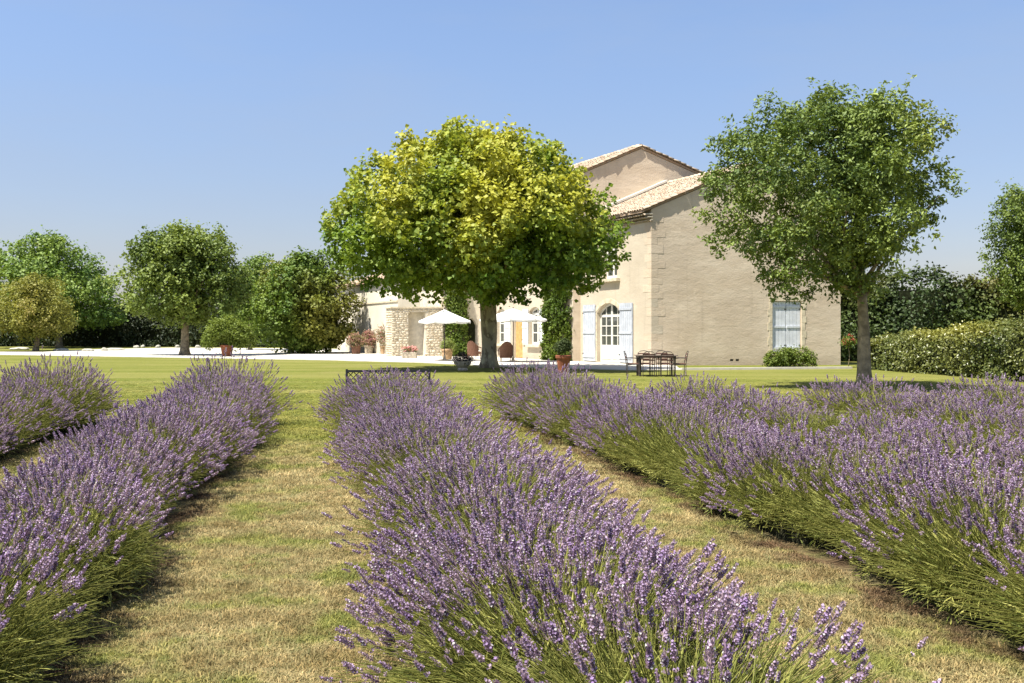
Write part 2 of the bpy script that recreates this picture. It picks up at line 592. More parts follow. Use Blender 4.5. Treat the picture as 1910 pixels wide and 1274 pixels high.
def shutter(parent, o, ea, n, a0, a1, z0, z1, mat, npl=5, off=0.03):
    mb = MB()
    mb.box(o + ea * (a0 + a1) / 2 + Z * (z0 + z1) / 2 + n * (off + .012), ea * (a1 - a0) / 2, n * .012, Z * (z1 - z0) / 2)
    s = mb.build('shutter', mat, parent)
    w = (a1 - a0) / npl
    for i in range(npl):
        m2 = MB()
        m2.box(o + ea * (a0 + (i + .5) * w) + Z * (z0 + z1) / 2 + n * (off + .036), ea * (w / 2 - .008), n * .0115, Z * ((z1 - z0) / 2 - random.uniform(0, .006)))
        m2.build('plank', mat, s)
    for fz in (0.08, 0.5, 0.9):
        m2 = MB()
        m2.box(o + ea * (a0 + a1) / 2 + Z * (z0 + (z1 - z0) * fz) + n * (off + .064), ea * ((a1 - a0) / 2 - .03), n * .016, Z * .05)
        m2.build('batten', mat, s)
    for fz in (0.13, 0.85):
        m2 = MB()
        m2.box(o + ea * (a1 - .02) + Z * (z0 + (z1 - z0) * fz) + n * (off + .055), ea * .05, n * .007, Z * .022)
        m2.build('hinge', M['iron'], s)
    return s


house = thing('farmhouse', C0, 'large sandy stone farmhouse with tiled gable roofs and blue-grey shutters', 'house')
WT, WS, WE, RS = 6.6, 9.1, 7.3, 0.43       # near wing: length, width, eave height, roof slope
MT0, MT1, MS0, MS1, ME = 6.6, 22.0, -0.4, 6.85, 9.72
wr = WE + RS * WS / 2
mr = ME + RS * (MS1 - MS0) / 2

# near wing gable wall (faces the lawn)
mb = MB()
gw = (5.78, 7.2, 0.62, 3.02)
panel(mb, H(0, 0, 0), V_, -U, [(0, -.1), (WS, -.1), (WS, WE), (WS / 2, wr), (0, WE)],
      [rect(*gw), rect(3.75, 3.92, .2, .3), rect(4.02, 4.19, .2, .3)], 0.22)
mb.poly([H(0, WS, -.1), H(WT, WS, -.1), H(WT, WS, WE), H(0, WS, WE)])
mb.build('gable_wall', M['gable'], house)
# near wing front wall (faces the terrace)
mb = MB()
D1 = (2.72, 4.92, 0.06, 2.55, 3.03)
uw = (3.0, 4.3, 4.25, 6.25)
panel(mb, H(0, 0, 0), U, -V_, rect(0, WT, -.1, WE), [arch(*D1), rect(*uw)], 0.28)
mb.build('front_wall', M['front'], house)
for a in (3.75, 4.02):
    m2 = MB(); m2.box(H(0.06, a + .085, .25), V_ * .085, U * .005, Z * .05); m2.build('air_vent', M['iron'], house)

glazed(house, 'french_door', H(0, 0, 0), U, -V_, D1[0], D1[1], D1[2], D1[3], D1[4], 0.24, 2, [(.92, 1.36), (1.41, 1.85), (1.90, 2.32)], 0.62, M['white'])
shutter(house, H(0, 0, 0), U, -V_, 5.0, 6.2, 0.08, 2.98, M['shutter'], 6)
shutter(house, H(0, 0, 0), U, -V_, 1.52, 2.66, 0.08, 2.98, M['shutter'], 6)
glazed(house, 'window', H(0, 0, 0), U, -V_, uw[0], uw[1], uw[2], uw[3], uw[3], 0.24, 1, [(4.4, 4.95), (5.0, 5.55), (5.6, 6.13)], 0, M['white'])
mb = MB(); mb.box(H((uw[0] + uw[1]) / 2, -.09, uw[2] - .09), U * .95, V_ * .12, Z * .085); mb.build('window_sill', M['dressed'], house, bevel=.012)


def surround(o, ea, n, a0, a1, z0, z1, w=0.16, crown=0.0):
    """dressed stone blocks round an opening, each a part"""
    h = z0
    i = 0
    while h < z1 - .05:
        bh = min(random.uniform(.32, .46), z1 - h)
        for sd, a in ((-1, a0), (1, a1)):
            ww = w + (0.07 if (i + (sd > 0)) % 2 else 0)
            m2 = MB()
            m2.box(o + ea * (a + sd * (ww / 2 + .003)) + Z * (h + bh / 2) + n * .006, ea * (ww / 2), n * .012, Z * (bh / 2 - .006))
            m2.build('jamb_stone', M['dressed'], house)
        h += bh; i += 1
    nv = 5
    for j in range(nv):
        f0, f1 = j / nv, (j + 1) / nv
        zz = lambda f: z1 + crown * (1 - (2 * f - 1) ** 2) + .003
        aa = lambda f: a0 - w + (a1 - a0 + 2 * w) * f
        m2 = MB()
        q = [(aa(f0) + .006, zz(f0)), (aa(f1) - .006, zz(f1)), (aa(f1) - .006, zz(f1) + .24), (aa(f0) + .006, zz(f0) + .24)]
        for kk in (0, 1):
            m2.poly([o + ea * a + Z * b + n * (.019 if kk else -.005) for a, b in q])
        for i2 in range(4):
            a, b = q[i2], q[(i2 + 1) % 4]
            m2.poly([o + ea * a[0] + Z * a[1] - n * .005, o + ea * b[0] + Z * b[1] - n * .005, o + ea * b[0] + Z * b[1] + n * .019, o + ea * a[0] + Z * a[1] + n * .019])
        m2.build('lintel_stone', M['dressed'], house)


surround(H(0, 0, 0), U, -V_, D1[0], D1[1], D1[2], D1[3], .15, D1[4] - D1[3])
surround(H(0, 0, 0), V_, -U, gw[0], gw[1], gw[2], gw[3], .15)
# closed pair of shutters set in the gable window
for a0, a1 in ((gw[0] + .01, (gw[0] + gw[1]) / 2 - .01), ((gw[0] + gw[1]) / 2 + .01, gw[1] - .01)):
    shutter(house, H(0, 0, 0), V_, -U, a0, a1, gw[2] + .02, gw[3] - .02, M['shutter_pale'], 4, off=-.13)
mb = MB(); mb.box(H(.02, (gw[0] + gw[1]) / 2, gw[2] - .075), V_ * .98, U * .10, Z * .07); mb.build('window_sill', M['dressed'], house, bevel=.012)

# quoins at the near corner: alternate long and short stones wrapping the corner
h = 0.02
i = 0
while h < WE - .12:
    bh = random.uniform(.30, .44)
    bh = min(bh, WE - .02 - h)
    lu, lv = (.62, .30) if i % 2 else (.32, .58)
    lu *= random.uniform(.85, 1.15); lv *= random.uniform(.85, 1.15)
    m2 = MB()
    e = random.uniform(.003, .011)
    q = [(-e, -e), (lu, -e), (lu, .05), (.05, .05), (.05, lv), (-e, lv)]
    for zz in (h + .007, h + bh - .007):
        m2.poly([H(a, b, zz) for a, b in q])
    for i2 in range(6):
        a, b = q[i2], q[(i2 + 1) % 6]
        m2.poly([H(*a, h + .007), H(*b, h + .007), H(*b, h + bh - .007), H(*a, h + bh - .007)])
    m2.build('quoin_stone', M['front'] if random.random() < .35 else M['gable'], house)
    h += bh; i += 1

# main block
mb = MB()
W2 = (10.3, 11.7, 0.85, 2.75, 3.0); W1 = (14.8, 16.1, 0.85, 2.75, 3.0); WD = (12.55, 13.75, 0.05, 2.35, 2.6)
panel(mb, H(0, MS0, 0), U, -V_, rect(MT0, MT1, -.1, ME), [arch(*W2), arch(*WD), arch(*W1)], 0.28)
mb.build('front_wall', M['front'], house)
mb = MB()
w_ = MS1 - MS0
panel(mb, H(MT0, MS0, 0), V_, -U, [(0, -.1), (w_, -.1), (w_, ME), (w_ / 2, mr), (0, ME)], [], .1)
mb.build('gable_wall', M['gable'], house)
mb = MB(); mb.poly([H(MT1, MS0, -.1), H(MT1, MS1, -.1), H(MT1, MS1, ME), H(MT1, (MS0 + MS1) / 2, mr), H(MT1, MS0, ME)])
mb.build('gable_wall', M['gable'], house)
for w in (W2, W1):
    glazed(house, 'window', H(0, MS0, 0), U, -V_, w[0], w[1], w[2], w[3], w[4], .24, 1, [(1.0, 1.5), (1.56, 2.06), (2.12, 2.55)], 0, M['white'])
    shutter(house, H(0, MS0, 0), U, -V_, w[0] - .72, w[0] - .04, w[2], w[4] - .1, M['shutter_white'], 4)
    shutter(house, H(0, MS0, 0), U, -V_, w[1] + .04, w[1] + .72, w[2], w[4] - .1, M['shutter_white'], 4)
    m2 = MB(); m2.box(H((w[0] + w[1]) / 2, MS0 - .07, w[2] - .075), U * .85, V_ * .10, Z * .07); m2.build('window_sill', M['dressed'], house, bevel=.012)
mb = MB()
panel(mb, H(0, MS0 + .16, 0), U, -V_, arch(WD[0] + .002, WD[1] - .002, WD[2], WD[3], WD[4] - .002), [], .1)
dr = mb.build('wooden_door', M['wood_door'], house)
for i in range(5):
    w = (WD[1] - WD[0]) / 5
    m2 = MB(); m2.box(H(WD[0] + (i + .5) * w, MS0 + .145, 1.2), U * (w / 2 - .008), V_ * .012, Z * 1.12); m2.build('plank', M['wood_door'], dr)


# ------------------------------------------------------------------ roofs of canal tiles
def tile_field(o, along, down, nrm, ncol, nrow, tw, tl, rad=0.10, jit=0.02):
    """convex canal tiles: columns run down the slope; arrays for one joined mesh"""
    A = np.array(along); D = np.array(down); Nn = np.array(nrm); O = np.array(o)
    jj, ii = np.meshgrid(np.arange(ncol), np.arange(nrow))
    jj = jj.ravel(); ii = ii.ravel(); n = len(jj)
    ca = jj * tw + tw / 2 + RNG.normal(0, jit * .5, n)
    cd = ii * tl + RNG.normal(0, jit, n)
    lift = RNG.uniform(0, .012, n)
    tw_ = RNG.normal(0, .02, n)
    seg = 5
    th = np.linspace(-1.45, 1.45, seg + 1)
    Vs = []
    for (e, rr, zz) in ((0, rad * .84, 0.0), (1, rad * 1.04, .022)):
        for lay in (0, 1):
            r_ = rr - lay * .016
            px = (ca + (tw_ if e else -tw_) * .5)[:, None] + r_ * np.sin(th)[None]
            pz = (lift + zz)[:, None] + (r_ * np.cos(th))[None] * .85
            pd = (cd + (tl * 1.12 if e else 0))[:, None] + 0 * th[None]
            Vs.append(O + px[..., None] * A + pd[..., None] * D + pz[..., None] * Nn)
    # layout: upper outer, upper inner, lower outer, lower inner
    Vv = np.stack(Vs, 1)                       # n,4,seg+1,3
    base = (np.arange(n) * 4 * (seg + 1))[:, None]
    q = []
    s = np.arange(seg)
    uo, ui, lo, li = 0, seg + 1, 2 * (seg + 1), 3 * (seg + 1)
    q.append(np.stack([uo + s, uo + s + 1, lo + s + 1, lo + s], 1))
    q.append(np.stack([lo + s, lo + s + 1, li + s + 1, li + s], 1))
    q = np.concatenate(q)
    Fq = (base[:, None] + q[None]).reshape(-1, 4)
    tint = np.repeat(np.clip(RNG.beta(2, 1.6, n), 0, 1), 4 * (seg + 1))
    return Vv.reshape(-1, 3), Fq, tint


def join_fields(fs):
    Vs, Fs, Ts = [], [], []
    off = 0
    for v, f, t in fs:
        Vs.append(v); Fs.append(f + off); Ts.append(t); off += len(v)
    return np.concatenate(Vs), np.concatenate(Fs), np.concatenate(Ts)


def gable_roof(t0, t1, s0, s1, ez, slope, oh_eave, verge0, verge1, name='roof'):
    """two tiled slopes with the ridge along U"""
    sm = (s0 + s1) / 2
    rz_ = ez + slope * (s1 - s0) / 2
    ta, tb = t0 - verge0, t1 + verge1
    mb = MB()
    lo0 = (s0 - oh_eave, ez - slope * oh_eave); lo1 = (s1 + oh_eave, ez - slope * oh_eave)
    th = .13
    prof = [(lo0[0], lo0[1] + .03), (sm, rz_ + .03), (lo1[0], lo1[1] + .03), (lo1[0], lo1[1] + th), (sm, rz_ + th), (lo0[0], lo0[1] + th)]
    for t in (ta, tb):
        mb.poly([H(t, a, b) for a, b in prof])
    for i2 in range(6):
        a, b = prof[i2], prof[(i2 + 1) % 6]
        mb.poly([H(ta, *a), H(ta, *b), H(tb, *b), H(tb, *a)])
    rf = mb.build(name, M['tile'], house)
    fs = []
    L = tb - ta
    tw, tl = .205, .34
    nc = int(L / tw)
    hw = (s1 - s0) / 2 + oh_eave
    Ls = hw * math.sqrt(1 + slope ** 2)
    nr = int(Ls / tl) + 1
    for sd in (-1, 1):
        dn = (V_ * sd - Z * slope).normalized()
        nr_ = (Z + V_ * sd * slope).normalized()
        top = H(ta - .02, sm, rz_ + th)
        fs.append(tile_field(top, U * (L + .04) / (nc * tw), dn, nr_, nc, nr, tw, Ls / nr))
    for sd in (-1, 1):      # verge tiles lapping over the wall edge
        dn = (V_ * sd - Z * slope).normalized(); nr_ = (Z + V_ * sd * slope).normalized()
        for kk in range(int(Ls / .36)):
            fs.append(tile_field(H(ta - .115 - random.uniform(0, .03), sm, rz_ + th + .015) + dn * kk * .36, (U + dn * -.16).normalized(), dn, nr_, 1, 1, .20, .36, .105 + random.uniform(0, .012)))
    # ridge tiles
    fs.append(tile_field(H(ta - .03, sm, rz_ + th + .02) - V_ * .115, V_, U, Z, 1, int(L / .36), .23, .36, .15))
    v, f, t = join_fields(fs)
    me = np_mesh('roof_tiles', v - np.array(BASE[house.name]), f, {'tint': t})
    link('roof_tiles', me, M['tile'], rf, 'stuff')
    # genoise: stacked courses of tile ends under the front eave
    fs = []
    for c in range(3):
        out = .12 + c * .13
        zc = ez - slope * oh_eave - .40 + c * .135
        n_ = int((t1 - t0) / .215)
        fs.append(tile_field(H(t0 - .1, s0 + .02, zc) + U * (.108 if c % 2 else 0), U, -V_, Z, n_, 1, .215, out, .098, .004))
    v, f, t = join_fields(fs)
    me = np_mesh('cornice', v - np.array(BASE[house.name]), f, {'tint': t})
    link('cornice', me, M['tile'], house, 'stuff')
    for c in range(3):
        out = .12 + c * .13
        zc = ez - slope * oh_eave - .40 + c * .135
        mb = MB(); mb.box(H((t0 + t1) / 2 - .05, s0 - out / 2 + .02, zc + .092), U * ((t1 - t0) / 2 + .06), V_ * (out / 2 - .012), Z * .019)
        mb.build('cornice_course', M['mortar'], house)


gable_roof(0, WT, 0, WS, WE, RS, .45, .025, -.02)
gable_roof(MT0, MT1, MS0, MS1, ME, RS, .45, .025, .1)
# pale mortar flashing where the low roof meets the tall gable
mb = MB()
q0 = H(WT - .16, -.42, WE - RS * .42 + .30); q1 = H(WT - .16, WS / 2 - .1, wr + .30)
mb.box((q0 + q1) / 2, (q1 - q0) / 2, U * .22, Z * .06)
mb.build('flashing', M['kerb'], house)

# ------------------------------------------------------------------ stone outbuilding against the main block
AT = 19.0
sb = thing('stone_outbuilding', H(AT, -6, 0), 'low rubble stone outbuilding with a tall narrow opening beside the farmhouse', 'outbuilding')


def stone_face(name, o, ea, n, a0, a1, z0, z1, holes, parent, size=.30):
    """coursed rubble stones as jittered blocks, joined into one part"""
    Vs, Fs, Ts = [], [], []
    off = 0
    z = z0
    while z < z1 - .06:
        hh = min(random.uniform(.09, .19), z1 - z)
        a = a0
        while a < a1 - .05:
            ww = min(random.uniform(.11, .36), a1 - a)
            ca, cz = a + ww / 2, z + hh / 2
            if not any(h0 - .02 < ca < h1 + .02 and hz0 < cz < hz1 for h0, h1, hz0, hz1 in holes):
                pr = random.uniform(.008, .035)
                q = []
                for sa, sz in ((-1, -1), (1, -1), (1, 1), (-1, 1)):
                    q.append((ca + sa * (ww / 2 - .012) + random.uniform(-.015, .015), cz + sz * (hh / 2 - .01) + random.uniform(-.012, .012)))
                b_ = [o + ea * x + Z * y - n * .05 for x, y in q]
                f_ = [o + ea * (ca + (x - ca) * .86) + Z * (cz + (y - cz) * .84) + n * (pr + random.uniform(-.01, .01)) for x, y in q]
                Vs += b_ + f_
                for i in range(4):
                    j = (i + 1) % 4
                    Fs.append([off + i, off + j, off + 4 + j, off + 4 + i])
                Fs.append([off + 4, off + 5, off + 6, off + 7])
                Ts += [random.random()] * 8
                off += 8
            a += ww
        z += hh
    v = np.array([tuple(p) for p in Vs]) - np.array(BASE[parent.name])
    return link(name, np_mesh(name, v, np.array(Fs), {'tint': np.array(Ts)}), M['stone'], parent, 'stuff')


def block(parent, name, mat, t0, t1, s0, s1, z1, holes, hd):
    mb = MB()
    panel(mb, H(t0, 0, 0), V_, -U, rect(s0, s1, -.1, z1), holes, hd)
    for a, b in (((t0, s0), (t1, s0)), ((t1, s0), (t1, s1)), ((t1, s1), (t0, s1))):
        mb.poly([H(*a, -.1), H(*b, -.1), H(*b, z1), H(*a, z1)])
    for h in holes:
        mb.poly([H(t0 + hd, a, b) for a, b in h])
    return mb.build(name, mat, parent)


lowop = (-4.95, -3.85, .1, 2.85)
block(sb, 'wall', M['mortar'], AT - .3, AT + .75, -6.0, -2.75, 3.1, [rect(*lowop)], .55)
stone_face('stone_facing', H(AT - .3, 0, 0), V_, -U, -6.0, -2.75, 0, 3.1, [lowop], sb)
stone_face('stone_facing', H(AT - .3, -6.0, 0), U, -V_, 0, 1.05, 0, 3.1, [], sb)
arop = (-.98, -.45, .1, 2.5)
block(sb, 'wall', M['mortar'], AT, AT + 5, -2.75, MS0, 4.3, [arch(-1.15, -.45, .05, 2.0, 2.45)], .6)
stone_face('stone_facing', H(AT, 0, 0), V_, -U, -2.74, -1.2, 0, 4.3, [], sb)
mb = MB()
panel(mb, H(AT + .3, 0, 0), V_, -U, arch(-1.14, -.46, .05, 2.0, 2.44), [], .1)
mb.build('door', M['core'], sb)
mb = MB()
mb.box((H(AT - .35, -6.05, 3.14) + H(AT + .8, -2.74, 3.14)) / 2, U * .60, V_ * 1.69, Z * .045)
mb.build('coping', M['dressed'], sb)
z0, s0, s1, t0 = 4.3, -2.78, MS0 - .01, AT - .12
mb = MB()
mb.box((H(t0, (s0 + s1) / 2, z0 + .06) + H(AT + 5, (s0 + s1) / 2, z0 + .9)) / 2, V_ * (s1 - s0) / 2, (H(AT + 5, 0, z0 + .9) - H(t0, 0, z0 + .06)) / 2, Z * .05)
rf = mb.build('roof', M['tile'], sb)
dn = (H(t0, 0, z0 + .06) - H(AT + 5, 0, z0 + .9)); Ld = dn.length; dn.normalize()
v, f, t = tile_field(H(AT + 5, s0, z0 + .95), V_, dn, Z, int((s1 - s0) / .21), int(Ld / .34), .21, .34)
link('roof_tiles', np_mesh('roof_tiles', v - np.array(BASE[sb.name]), f, {'tint': t}), M['tile'], rf, 'stuff')

# pale house behind
PW, PD, PH = 15.0, 7.0, 5.1
PO = Vector((-7.7, 65.2, 0))
PP = lambda t, s_, z: PO + U * t + V_ * s_ + Z * z
ph = thing('pale_house', PO, 'pale cream rendered house far behind the terrace, left of the stone outbuilding', 'house')
mb = MB()
panel(mb, PO, U, -V_, rect(0, PW, -.1, PH), [rect(6.1, 6.7, 1.5, 2.6)], .2)
for a, b in (((PW, 0), (PW, PD)), ((PW, PD), (0, PD)), ((0, PD), (0, 0))):
    mb.poly([PP(*a, -.1), PP(*b, -.1), PP(*b, PH), PP(*a, PH)])
mb.build('wall', M['white_wall'], ph)
mb = MB(); mb.box(PP(6.4, .13, 2.05), U * .295, V_ * .02, Z * .545); mb.build('window', M['glass'], ph)
mb = MB(); mb.box(PP(PW / 2, -.03, 3.68), U * PW / 2, V_ * .04, Z * .05); mb.build('string_course', M['dressed'], ph)
mb = MB()
pr = [(-.3, PH + .02), (PD / 2, PH + 1.2), (PD + .3, PH + .02), (PD + .3, PH + .16), (PD / 2, PH + 1.36), (-.3, PH + .16)]
for t in (-.2, PW + .2):
    mb.poly([PP(t, a, z) for a, z in pr])
for i in range(6):
    a, b = pr[i], pr[(i + 1) % 6]
    mb.poly([PP(-.2, *a), PP(-.2, *b), PP(PW + .2, *b), PP(PW + .2, *a)])
mb.build('roof', M['tile'], ph)
for t in (-.2, PW + .2):
    mb = MB(); mb.poly([PP(min(max(t, .01), PW - .01), 0, PH), PP(min(max(t, .01), PW - .01), PD, PH), PP(min(max(t, .01), PW - .01), PD / 2, PH + 1.2)])
    mb.build('gable_wall', M['white_wall'], ph)


# ------------------------------------------------------------------ foliage
def unit(a):
    return a / (np.linalg.norm(a, axis=-1, keepdims=True) + 1e-9)


def leaf_mesh(name, C, Nn, size, aspect=0.75, fold=0.25, attrs=None):
    n = len(C)
    ref = RNG.normal(0, 1, (n, 3))
    T = unit(np.cross(Nn, ref)); B = np.cross(Nn, T)
    s = np.broadcast_to(size, (n,))[:, None] * RNG.uniform(.7, 1.25, (n, 1))
    b = C - T * s * .5
    tip = C + T * s * .5 - Nn * s * .1
    l = C + B * s * aspect * .5 + Nn * s * fold * .5 - T * s * .05
    r = C - B * s * aspect * .5 + Nn * s * fold * .5 - T * s * .05
    V = np.stack([b, r, tip, l], 1).reshape(-1, 3)
    i = (np.arange(n) * 4)[:, None]
    F = np.concatenate([i + np.array([[0, 1, 2]]), i + np.array([[0, 2, 3]])])
    at = {k_: np.repeat(v, 4) for k_, v in (attrs or {}).items()}
    return np_mesh(name, V, F, at)


def patch_noise(P, f, seed):
    rg = np.random.default_rng(seed)
    o = np.zeros(len(P))
    for i in range(6):
        d = unit(rg.normal(0, 1, 3)); w = f * rg.uniform(.6, 2.0)
        o += np.sin(P @ d * w + rg.uniform(0, 6.28)) / 6 ** .5 * 1.1
    return o


def crown_points(L, n, lpc, sig, core=.22, deep=.70, down=-0.6, seed=1, noise=.22, spray=0.0, keep=.45):
    """leaf centres and outward directions on the shells of a set of lobes (x,y,z,r)"""
    rg = np.random.default_rng(seed)
    L = np.array(L, dtype=float)
    w = L[:, 3] ** 2; w = w / w.sum()
    nc = max(8, int(n / lpc))
    tries = int(nc * 3.2)
    k_ = rg.choice(len(L), tries, p=w)
    d = unit(rg.normal(0, 1, (tries, 3)))
    inner = rg.random(tries) < core
    rr = np.where(inner, rg.uniform(.3, .8, tries), rg.uniform(.84, 1.06, tries))
    bump = 1 + noise * patch_noise(L[k_, :3] + d * L[k_, 3:4], 2.2 / np.median(L[:, 3]), seed + 5)
    P = L[k_, :3] + d * (L[k_, 3] * rr * np.where(inner, 1, bump))[:, None]
    dist = np.linalg.norm(P[:, None] - L[None, :, :3], axis=2) / L[None, :, 3]
    dist[np.arange(tries), k_] = 9
    ok = (dist.min(1) > deep) | inner
    ok &= (d[:, 2] > down) | inner | (rg.random(tries) < keep)
    idx = np.nonzero(ok)[0][:nc]
    P, d = P[idx], d[idx]
    m = len(P)
    per = int(round(n / m))
    g = unit(d * .7 + np.array([0, 0, .55]) + rg.normal(0, .35, (m, 3)))
    ln = spray * rg.gamma(2.2, .45, m)
    u_ = rg.uniform(-.5, 1, m * per)
    C = np.repeat(P, per, 0) + np.repeat(g * ln[:, None], per, 0) * u_[:, None]
    C = C + rg.normal(0, 1, (m * per, 3)) * sig * np.array([1, 1, .75]) * (1 - .45 * np.clip(u_, 0, 1) * (spray > 0))[:, None]
    D = np.repeat(d, per, 0)
    ct = np.repeat(rg.random(m), per)
    return C, D, ct


def foliage(name, parent, L, n, size, mat, lpc=14, sig=.18, up=.55, seed=1, aspect=.75, extra=None, deep=.70, core=.22, down=-.6, noise=.22, zmin=None, kind='stuff', spray=0.0, keep=.45, vary=.35):
    C, D, ct = crown_points(L, n, lpc, sig, core, deep, down, seed, noise, spray, keep)
    if zmin is not None:
        m = C[:, 2] > zmin
        C, D, ct = C[m], D[m], ct[m]
    Nn = unit(D * .6 + np.array([0, 0, up]) + RNG.normal(0, .55, C.shape))
    tint = np.clip(.4 * RNG.random(len(C)) + vary * ct + .22 * patch_noise(C, .9, seed + 9) + .10, 0, 1)
    at = {'tint': tint}
    if extra is not None:
        at['extra'] = extra(C)
    off = np.array(BASE[parent.name]) if parent is not None else 0
    me = leaf_mesh(name, C - off, Nn, size, aspect, attrs=at)
    return link(name, me, mat, parent, kind)


def limb(parent, p0, p1, r0, r1, mat, name='limb', bow=.25, n=6, sideways=None):
    p0, p1 = Vector(p0), Vector(p1)
    mb = MB()
    pts, rr = [], []
    side = sideways or Vector((random.uniform(-1, 1), random.uniform(-1, 1), .4))
    L = (p1 - p0).length
    for i in range(n + 1):
        f = i / n
        p = p0.lerp(p1, f) + side * math.sin(f * math.pi) * bow * L * .3
        if 0 < i < n: p += Vector((random.gauss(0, 1), random.gauss(0, 1), random.gauss(0, .6))) * L * .012
        pts.append(p); rr.append(r0 + (r1 - r0) * f ** .8)
    mb.tube(pts, rr, 7)
    mb.build(name, mat, parent, smooth=True)


def trunk(parent, base, top, r0, r1, mat, seg=14, lean=0.0):
    mb = MB()
    pts, rr = [], []
    base, top = Vector(base), Vector(top)
    n = 10
    for i in range(n + 1):
        f = i / n
        p = base.lerp(top, f)
        p += Vector((math.sin(f * 4 + lean), math.cos(f * 3.1 + lean), 0)) * .03 * f
        r = r0 + (r1 - r0) * f
        r *= 1 + .55 * math.exp(-f * (top - base).length / .28)
        pts.append(p); rr.append(r)
    pts[0] -= Z * .05
    mb.tube(pts, rr, seg)
    for v in mb.v:
        a = math.atan2(v.y - base.y, v.x - base.x)
        c = Vector((base.x, base.y, v.z))
        v += (v - c) * (.06 * math.sin(a * 5 + v.z * 1.3) + .03 * math.sin(a * 9 - v.z * 2))
    return mb.build('trunk', mat, parent, smooth=True)


def lobes(px_list, d, axis_px=None, turns=(0,), depth=.3, seed=3, flat=1.0):
    """lobes measured in the photograph, at their place in the world; turned copies round the trunk give the crown its depth"""
    rg = random.Random(seed)
    out = []
    xs = []
    for (px, py, r) in px_list:
        c = wpt(px, py, d); rr = r / F_PX * d
        xs += [c.x - rr, c.x + rr]
    x0, x1 = min(xs), max(xs)
    ax = wpt(axis_px if axis_px else sum(p[0] for p in px_list) / len(px_list), HY, d)
    for (px, py, r) in px_list:
        c = wpt(px, py, d); rr = r / F_PX * d
        rr *= .92
        for tn in turns:
            a = R(tn + (rg.uniform(-14, 14) if tn else rg.uniform(-8, 8)))
            rel = c - ax
            q = Vector((ax.x + rel.x * math.cos(a), d + rel.x * math.sin(a) * flat, c.z))
            if tn == 0:
                q.x = c.x; q.y = d + rg.uniform(-depth, depth) * rr
            k_ = 1.0 if tn == 0 else rg.uniform(.80, .95)
            if tn:      # a turned copy fills depth only: it stays inside the measured outline
                best = max((1 - math.hypot(q.x - wpt(a_, b_, d).x, q.z - wpt(a_, b_, d).z) / (e_ / F_PX * d), e_ / F_PX * d)[0] * (e_ / F_PX * d) for a_, b_, e_ in px_list)
                if best < rr * k_ * .72:
                    if best < rr * .3: continue
                    k_ = best / rr / .72
            out.append((q.x, q.y, q.z, rr * k_))
    return out


ML = dict(
    plane=mat_leaf('plane_leaves', (0.070, 0.150, 0.018), (0.275, 0.365, 0.050), (0.50, 0.48, 0.065), .34),
    ash=mat_leaf('mid_green_leaves', (0.080, 0.134, 0.030), (0.275, 0.345, 0.075), (0.34, 0.29, 0.095), .24),
    oak=mat_leaf('deep_green_leaves', (0.075, 0.125, 0.024), (0.240, 0.300, 0.058), None, .28),
    poplar=mat_leaf('bright_green_leaves', (0.095, 0.175, 0.028), (0.240, 0.325, 0.060), None, .24),
    golden=mat_leaf('golden_leaves', (0.17, 0.18, 0.032), (0.34, 0.335, 0.066), (0.26, 0.155, 0.06), .30),
    bush=mat_leaf('bush_leaves', (0.066, 0.128, 0.018), (0.215, 0.290, 0.040), (0.25, 0.19, 0.04), .22),
    lime=mat_leaf('lime_leaves', (0.11, 0.16, 0.022), (0.21, 0.26, 0.04), None, .3),
    dark=mat_leaf('dark_hedge_leaves', (0.018, 0.030, 0.010), (0.050, 0.070, 0.020), None, .15),
    cypress=mat_leaf('conifer_leaves', (0.035, 0.060, 0.016), (0.105, 0.145, 0.030), (0.16, 0.13, 0.03), .18),
    laurel=mat_leaf('laurel_leaves', (0.075, 0.105, 0.024), (0.215, 0.225, 0.060), (0.36, 0.34, 0.062), .25, .35, .5),
    ivy=mat_leaf('ivy_leaves', (0.075, 0.125, 0.015), (0.17, 0.225, 0.03), None, .25),
    box=mat_leaf('box_leaves', (0.030, 0.050, 0.014), (0.070, 0.095, 0.022), None, .15),
    black=mat_leaf('dark_purple_leaves', (0.014, 0.014, 0.016), (0.040, 0.040, 0.036), None, .1),
    olean=mat_leaf('oleander_leaves', (0.20, 0.18, 0.075), (0.36, 0.31, 0.15), (0.62, 0.22, 0.30), .3),
    pink=mat_leaf('pink_petals', (0.55, 0.17, 0.20), (0.75, 0.38, 0.36), None, .3),
    red=mat_leaf('red_petals', (0.30, 0.05, 0.03), (0.42, 0.16, 0.08), None, .3),
)

# ---- plane tree
pb = gpt(912, 686)
pt = thing('plane_tree', pb, 'broad plane tree with yellowing crown and pale mottled trunk on the lawn before the house', 'tree')
trunk(pt, pb, pb + Vector((-.02, -.15, 3.1)), .31, .35, M['bark_plane'], 16)
PL = [(848, 315, 66), (770, 345, 70), (940, 332, 70), (1008, 362, 66), (700, 395, 68), (1074, 418, 64), (645, 435, 42),
      (1126, 452, 40), (850, 425, 110), (960, 430, 105), (742, 455, 85), (1052, 485, 66), (685, 492, 52), (790, 505, 58),
      (890, 512, 56), (985, 515, 48), (730, 528, 30), (1095, 500, 48), (846, 258, 24), (845, 236, 10), (948, 262, 16), (766, 268, 20), (1020, 285, 22),
      (690, 318, 26), (1062, 345, 26), (905, 285, 26), (805, 288, 26), (640, 470, 34), (660, 400, 34)]
CD = 39.9
LL = [(x, y, z, r) for x, y, z, r in lobes(PL, CD, 905, (0, 42, -42, 85, -85, 130, -130, 180), .25, 4, .72)]
